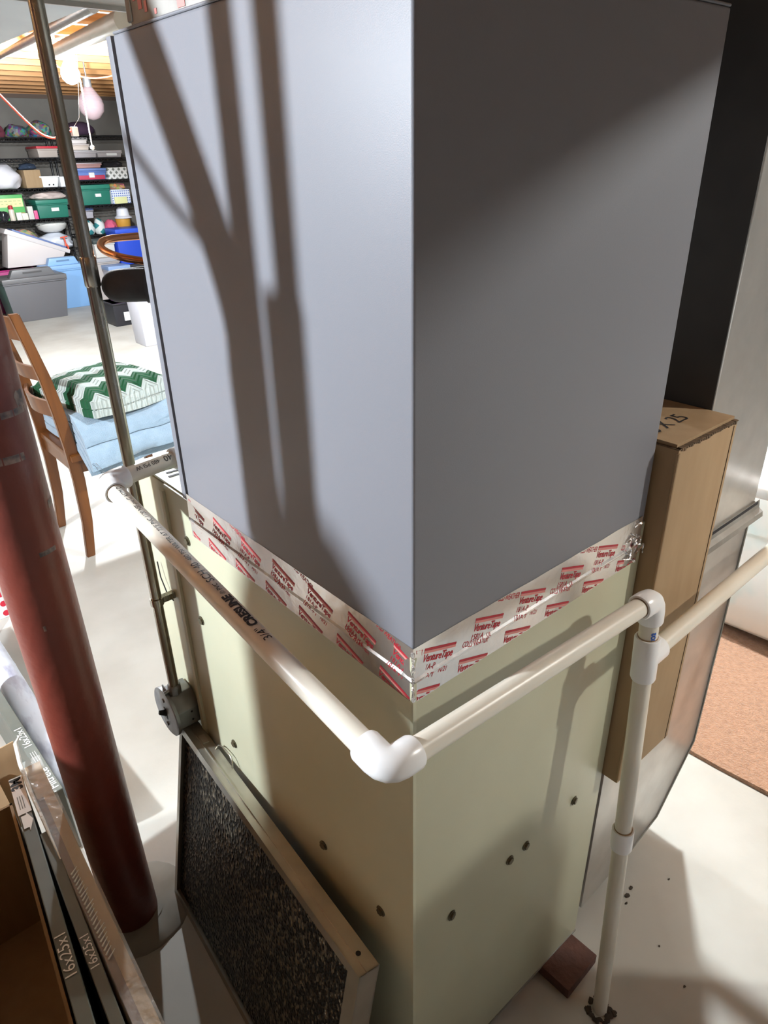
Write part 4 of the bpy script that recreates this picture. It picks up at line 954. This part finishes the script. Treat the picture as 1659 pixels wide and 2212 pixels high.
# lower left
soft('plastic_bag', 'bulging white plastic bags on the bottom left shelf', 'bag', 2.12, 2.53, 8.52, 0.30, 0.56 + e_, 0.745, pm(0.72, 0.76, 0.84, 0.3), amp=0.14, seed=21)
tag(obj('white_bowl', lathe([(0.09, 0.0), (0.145, 0.03), (0.165, 0.075), (0.15, 0.095), (0.08, 0.105)], 24, (2.33, 8.53, 0.748)), pm(0.78, 0.78, 0.74)), 'white oval bowl on the plastic bags', 'bowl', G)
soft('fabric_pile', 'teal and maroon cloth heap left of the plastic bags', 'fabric', 1.84, 2.12, 8.5, 0.3, 0.56 + e_, 0.80, 'patches', seed=23)
og = thing('orange_scissors', 'orange-handled tool hanging before the plastic bags', 'tool', (2.37, 8.3, 0.56))
obj('grip', sweep(arc_pts([(2.37, 8.31, 0.70), (2.375, 8.31, 0.63), (2.36, 8.31, 0.575), (2.385, 8.31, 0.56), (2.395, 8.31, 0.59), (2.378, 8.31, 0.63)], 5), 0.009, 8), 'orange', og)
obj('crossbar', cyl((2.33, 8.31, 0.695), (2.41, 8.31, 0.705), 0.007, 8), 'orange', og)
tote('magenta bin under the tilted white tote', 1.50, 1.92, 8.10, 0.0, 0.44, (0.38, 0.02, 0.16), None, depth=0.22)
tt = thing('storage_tote', 'tilted white tote with a blue lid behind the grey tote', 'storage bin', (2.0, 8.2, 0.44), G)
obj('tub', hexa([(1.66, 8.10, 0.455), (2.22, 8.10, 0.455), (2.22, 8.32, 0.455), (1.66, 8.32, 0.455), (1.74, 8.10, 0.80), (2.30, 8.10, 0.575), (2.30, 8.32, 0.575), (1.74, 8.32, 0.80)], 0.012), pm(0.66, 0.60, 0.58), tt)
obj('lid', hexa([(1.70, 8.09, 0.80), (2.33, 8.09, 0.545), (2.33, 8.33, 0.545), (1.70, 8.33, 0.80), (1.73, 8.09, 0.845), (2.345, 8.09, 0.585), (2.345, 8.33, 0.585), (1.73, 8.33, 0.845)], 0.01), pm(0.62, 0.58, 0.58), tt)
obj('lid_panel', hexa([(1.80, 8.13, 0.815), (2.31, 8.13, 0.60), (2.31, 8.31, 0.60), (1.80, 8.31, 0.815), (1.80, 8.13, 0.835), (2.32, 8.13, 0.615), (2.32, 8.31, 0.615), (1.80, 8.31, 0.835)], 0.004), pm(0.12, 0.18, 0.38), tt)
tote('dark grey lidded tote on the floor at left', 1.42, 2.03, 7.44, 0.0, 0.43, (0.115, 0.115, 0.125), (0.12, 0.12, 0.125), depth=0.36, handle=True, taper=0.16)
tote('light blue lidded tote behind the dark grey tote', 1.95, 2.40, 7.86, 0.0, 0.46, (0.20, 0.38, 0.66), (0.24, 0.42, 0.70), depth=0.21, handle=True, taper=0.14)
tote('green tote left of the dark grey tote', 1.08, 1.39, 7.75, 0.0, 0.33, (0.02, 0.18, 0.11), None, depth=0.35)
# lower right
for x0, x1, z0, z1, s, l in ((2.63, 2.785, 0.69, 0.845, 3, 'left teal and white fabric ball on the right unit'), (2.785, 2.905, 0.69, 0.86, 5, 'right teal and white fabric ball on the right unit')):
    soft('fabric_ball', l, 'fabric', x0, x1, 8.45, 0.15, z0, z1, M.setdefault('tealball', pattern_mat('teal_white_patches', 'diamonds', (0.70, 0.72, 0.70), (0.03, 0.22, 0.24), f=7)), amp=0.06, seed=s)
soft('fabric_pile', 'bright pink cloth beside the fabric balls', 'fabric', 2.905, 3.05, 8.47, 0.2, 0.69, 0.84, pm(0.70, 0.12, 0.22, 0.9), seed=31)
tag(obj('orange_bowl', lathe([(0.05, 0.0), (0.08, 0.04), (0.088, 0.145), (0.08, 0.15)], 20, (3.145, 8.47, 0.69)), pm(0.62, 0.32, 0.05)), 'orange bowl beside the grey case on the right unit', 'bowl', G)
tote('clear box with a blue lid hung under the green tote', 2.66, 2.81, 8.47, 0.862, 0.972, (0.48, 0.46, 0.50), (0.15, 0.25, 0.6), depth=0.2, alpha=0.9)
tag(obj('white_hat', lathe([(0.10, 0.0), (0.10, 0.01), (0.075, 0.03), (0.065, 0.10), (0.03, 0.125)], 20, (3.15, 8.45, 0.842)), pm(0.74, 0.75, 0.80)), 'white hat set on the orange bowl', 'hat', G)
tote('large grey bin on the floor behind the conduit', 2.55, 2.84, 8.02, 0.0, 0.47, (0.42, 0.38, 0.36), (0.40, 0.40, 0.42), depth=0.3)
tote('clear bin with a pale blue lid before the large grey bin', 2.62, 2.86, 7.80, 0.0, 0.40, (0.42, 0.42, 0.48), (0.26, 0.38, 0.62), depth=0.2)
tn_ = tote('white tin with a black lid on the large grey bin', 2.60, 2.83, 8.05, 0.472, 0.66, (0.62, 0.60, 0.56), (0.03, 0.05, 0.05), depth=0.2)
tote('black tote under the royal blue tote', 2.86, 3.22, 8.0, 0.0, 0.37, (0.03, 0.03, 0.035), (0.035, 0.035, 0.04), depth=0.3)
tote('royal blue tote beside the edge of the grey case', 2.85, 3.22, 8.0, 0.373, 0.76, (0.02, 0.07, 0.55), (0.03, 0.09, 0.60), depth=0.3)
# bins standing free on the floor beside the case
tote('tall pale grey waste bin on the floor beside the case', 1.975, 2.30, 5.54, 0.0, 0.52, (0.50, 0.50, 0.55), None, depth=0.25, taper=0.14)
rb = tote('low black box with a white label behind the waste bin', 2.13, 2.32, 6.55, 0.0, 0.22, (0.02, 0.02, 0.025), None, depth=0.3, tag_=(2.26, 0.09, 0.07, 0.08))
tote('small purple box on the low black box', 2.19, 2.31, 6.6, 0.223, 0.33, (0.38, 0.12, 0.48), None, depth=0.15)

# ------------------------------------------------------------------ unseen things added behind the camera for soft reflections and shade
fz = thing('added_freezer', 'unseen white chest freezer added behind the viewpoint for its reflection', 'freezer', (4.3, -2.6, 0))
obj('cabinet', bx((3.5, -3.1, 0.02), (5.1, -2.45, 0.80), 0.02), pm(0.80, 0.80, 0.80, 0.3), fz)
obj('lid', bx((3.49, -3.1, 0.805), (5.11, -2.43, 0.90), 0.02), pm(0.82, 0.82, 0.82, 0.3), fz)
obj('base', bx((3.55, -3.05, 0.0), (5.05, -2.5, 0.025)), 'black_plastic', fz)
yb_ = thing('bucket', 'unseen yellow bucket added behind the viewpoint for its reflection', 'bucket', (1.66, -1.55, 0))
obj('pail', lathe([(0.125, 0.0), (0.13, 0.01), (0.15, 0.36), (0.157, 0.365), (0.157, 0.38), (0.142, 0.38), (0.118, 0.02)], 28, (1.66, -1.55, 0)), pm(0.70, 0.58, 0.03, 0.4), yb_)
obj('bail', sweep(arc_pts([(1.51, -1.55, 0.35), (1.53, -1.62, 0.22), (1.66, -1.72, 0.14), (1.79, -1.62, 0.22), (1.81, -1.55, 0.35)], 5), 0.003, 6), 'galv_dull', yb_)

wh = thing('shade_heater', 'unseen domed water heater added behind the viewpoint to block light', 'water heater', (0.66, -0.69, 0))  # added to keep the front bulb off the lower furnace and filters
obj('jacket', lathe([(0.25, 0.0), (0.27, 0.02), (0.27, 0.98), (0.255, 1.05), (0.20, 1.115), (0.10, 1.155), (0.03, 1.165)], 36, (0.66, -0.69, 0)), pm(0.45, 0.45, 0.44, 0.4), wh)
obj('seam_band', lathe([(0.2705, 0.30), (0.272, 0.305), (0.272, 0.315), (0.2705, 0.32)], 36, (0.66, -0.69, 0)), 'galv_dull', wh)
obj('access_panel', bx((0.60, -0.968, 0.55), (0.72, -0.94, 0.85), 0.004), pm(0.40, 0.40, 0.39, 0.4), wh)
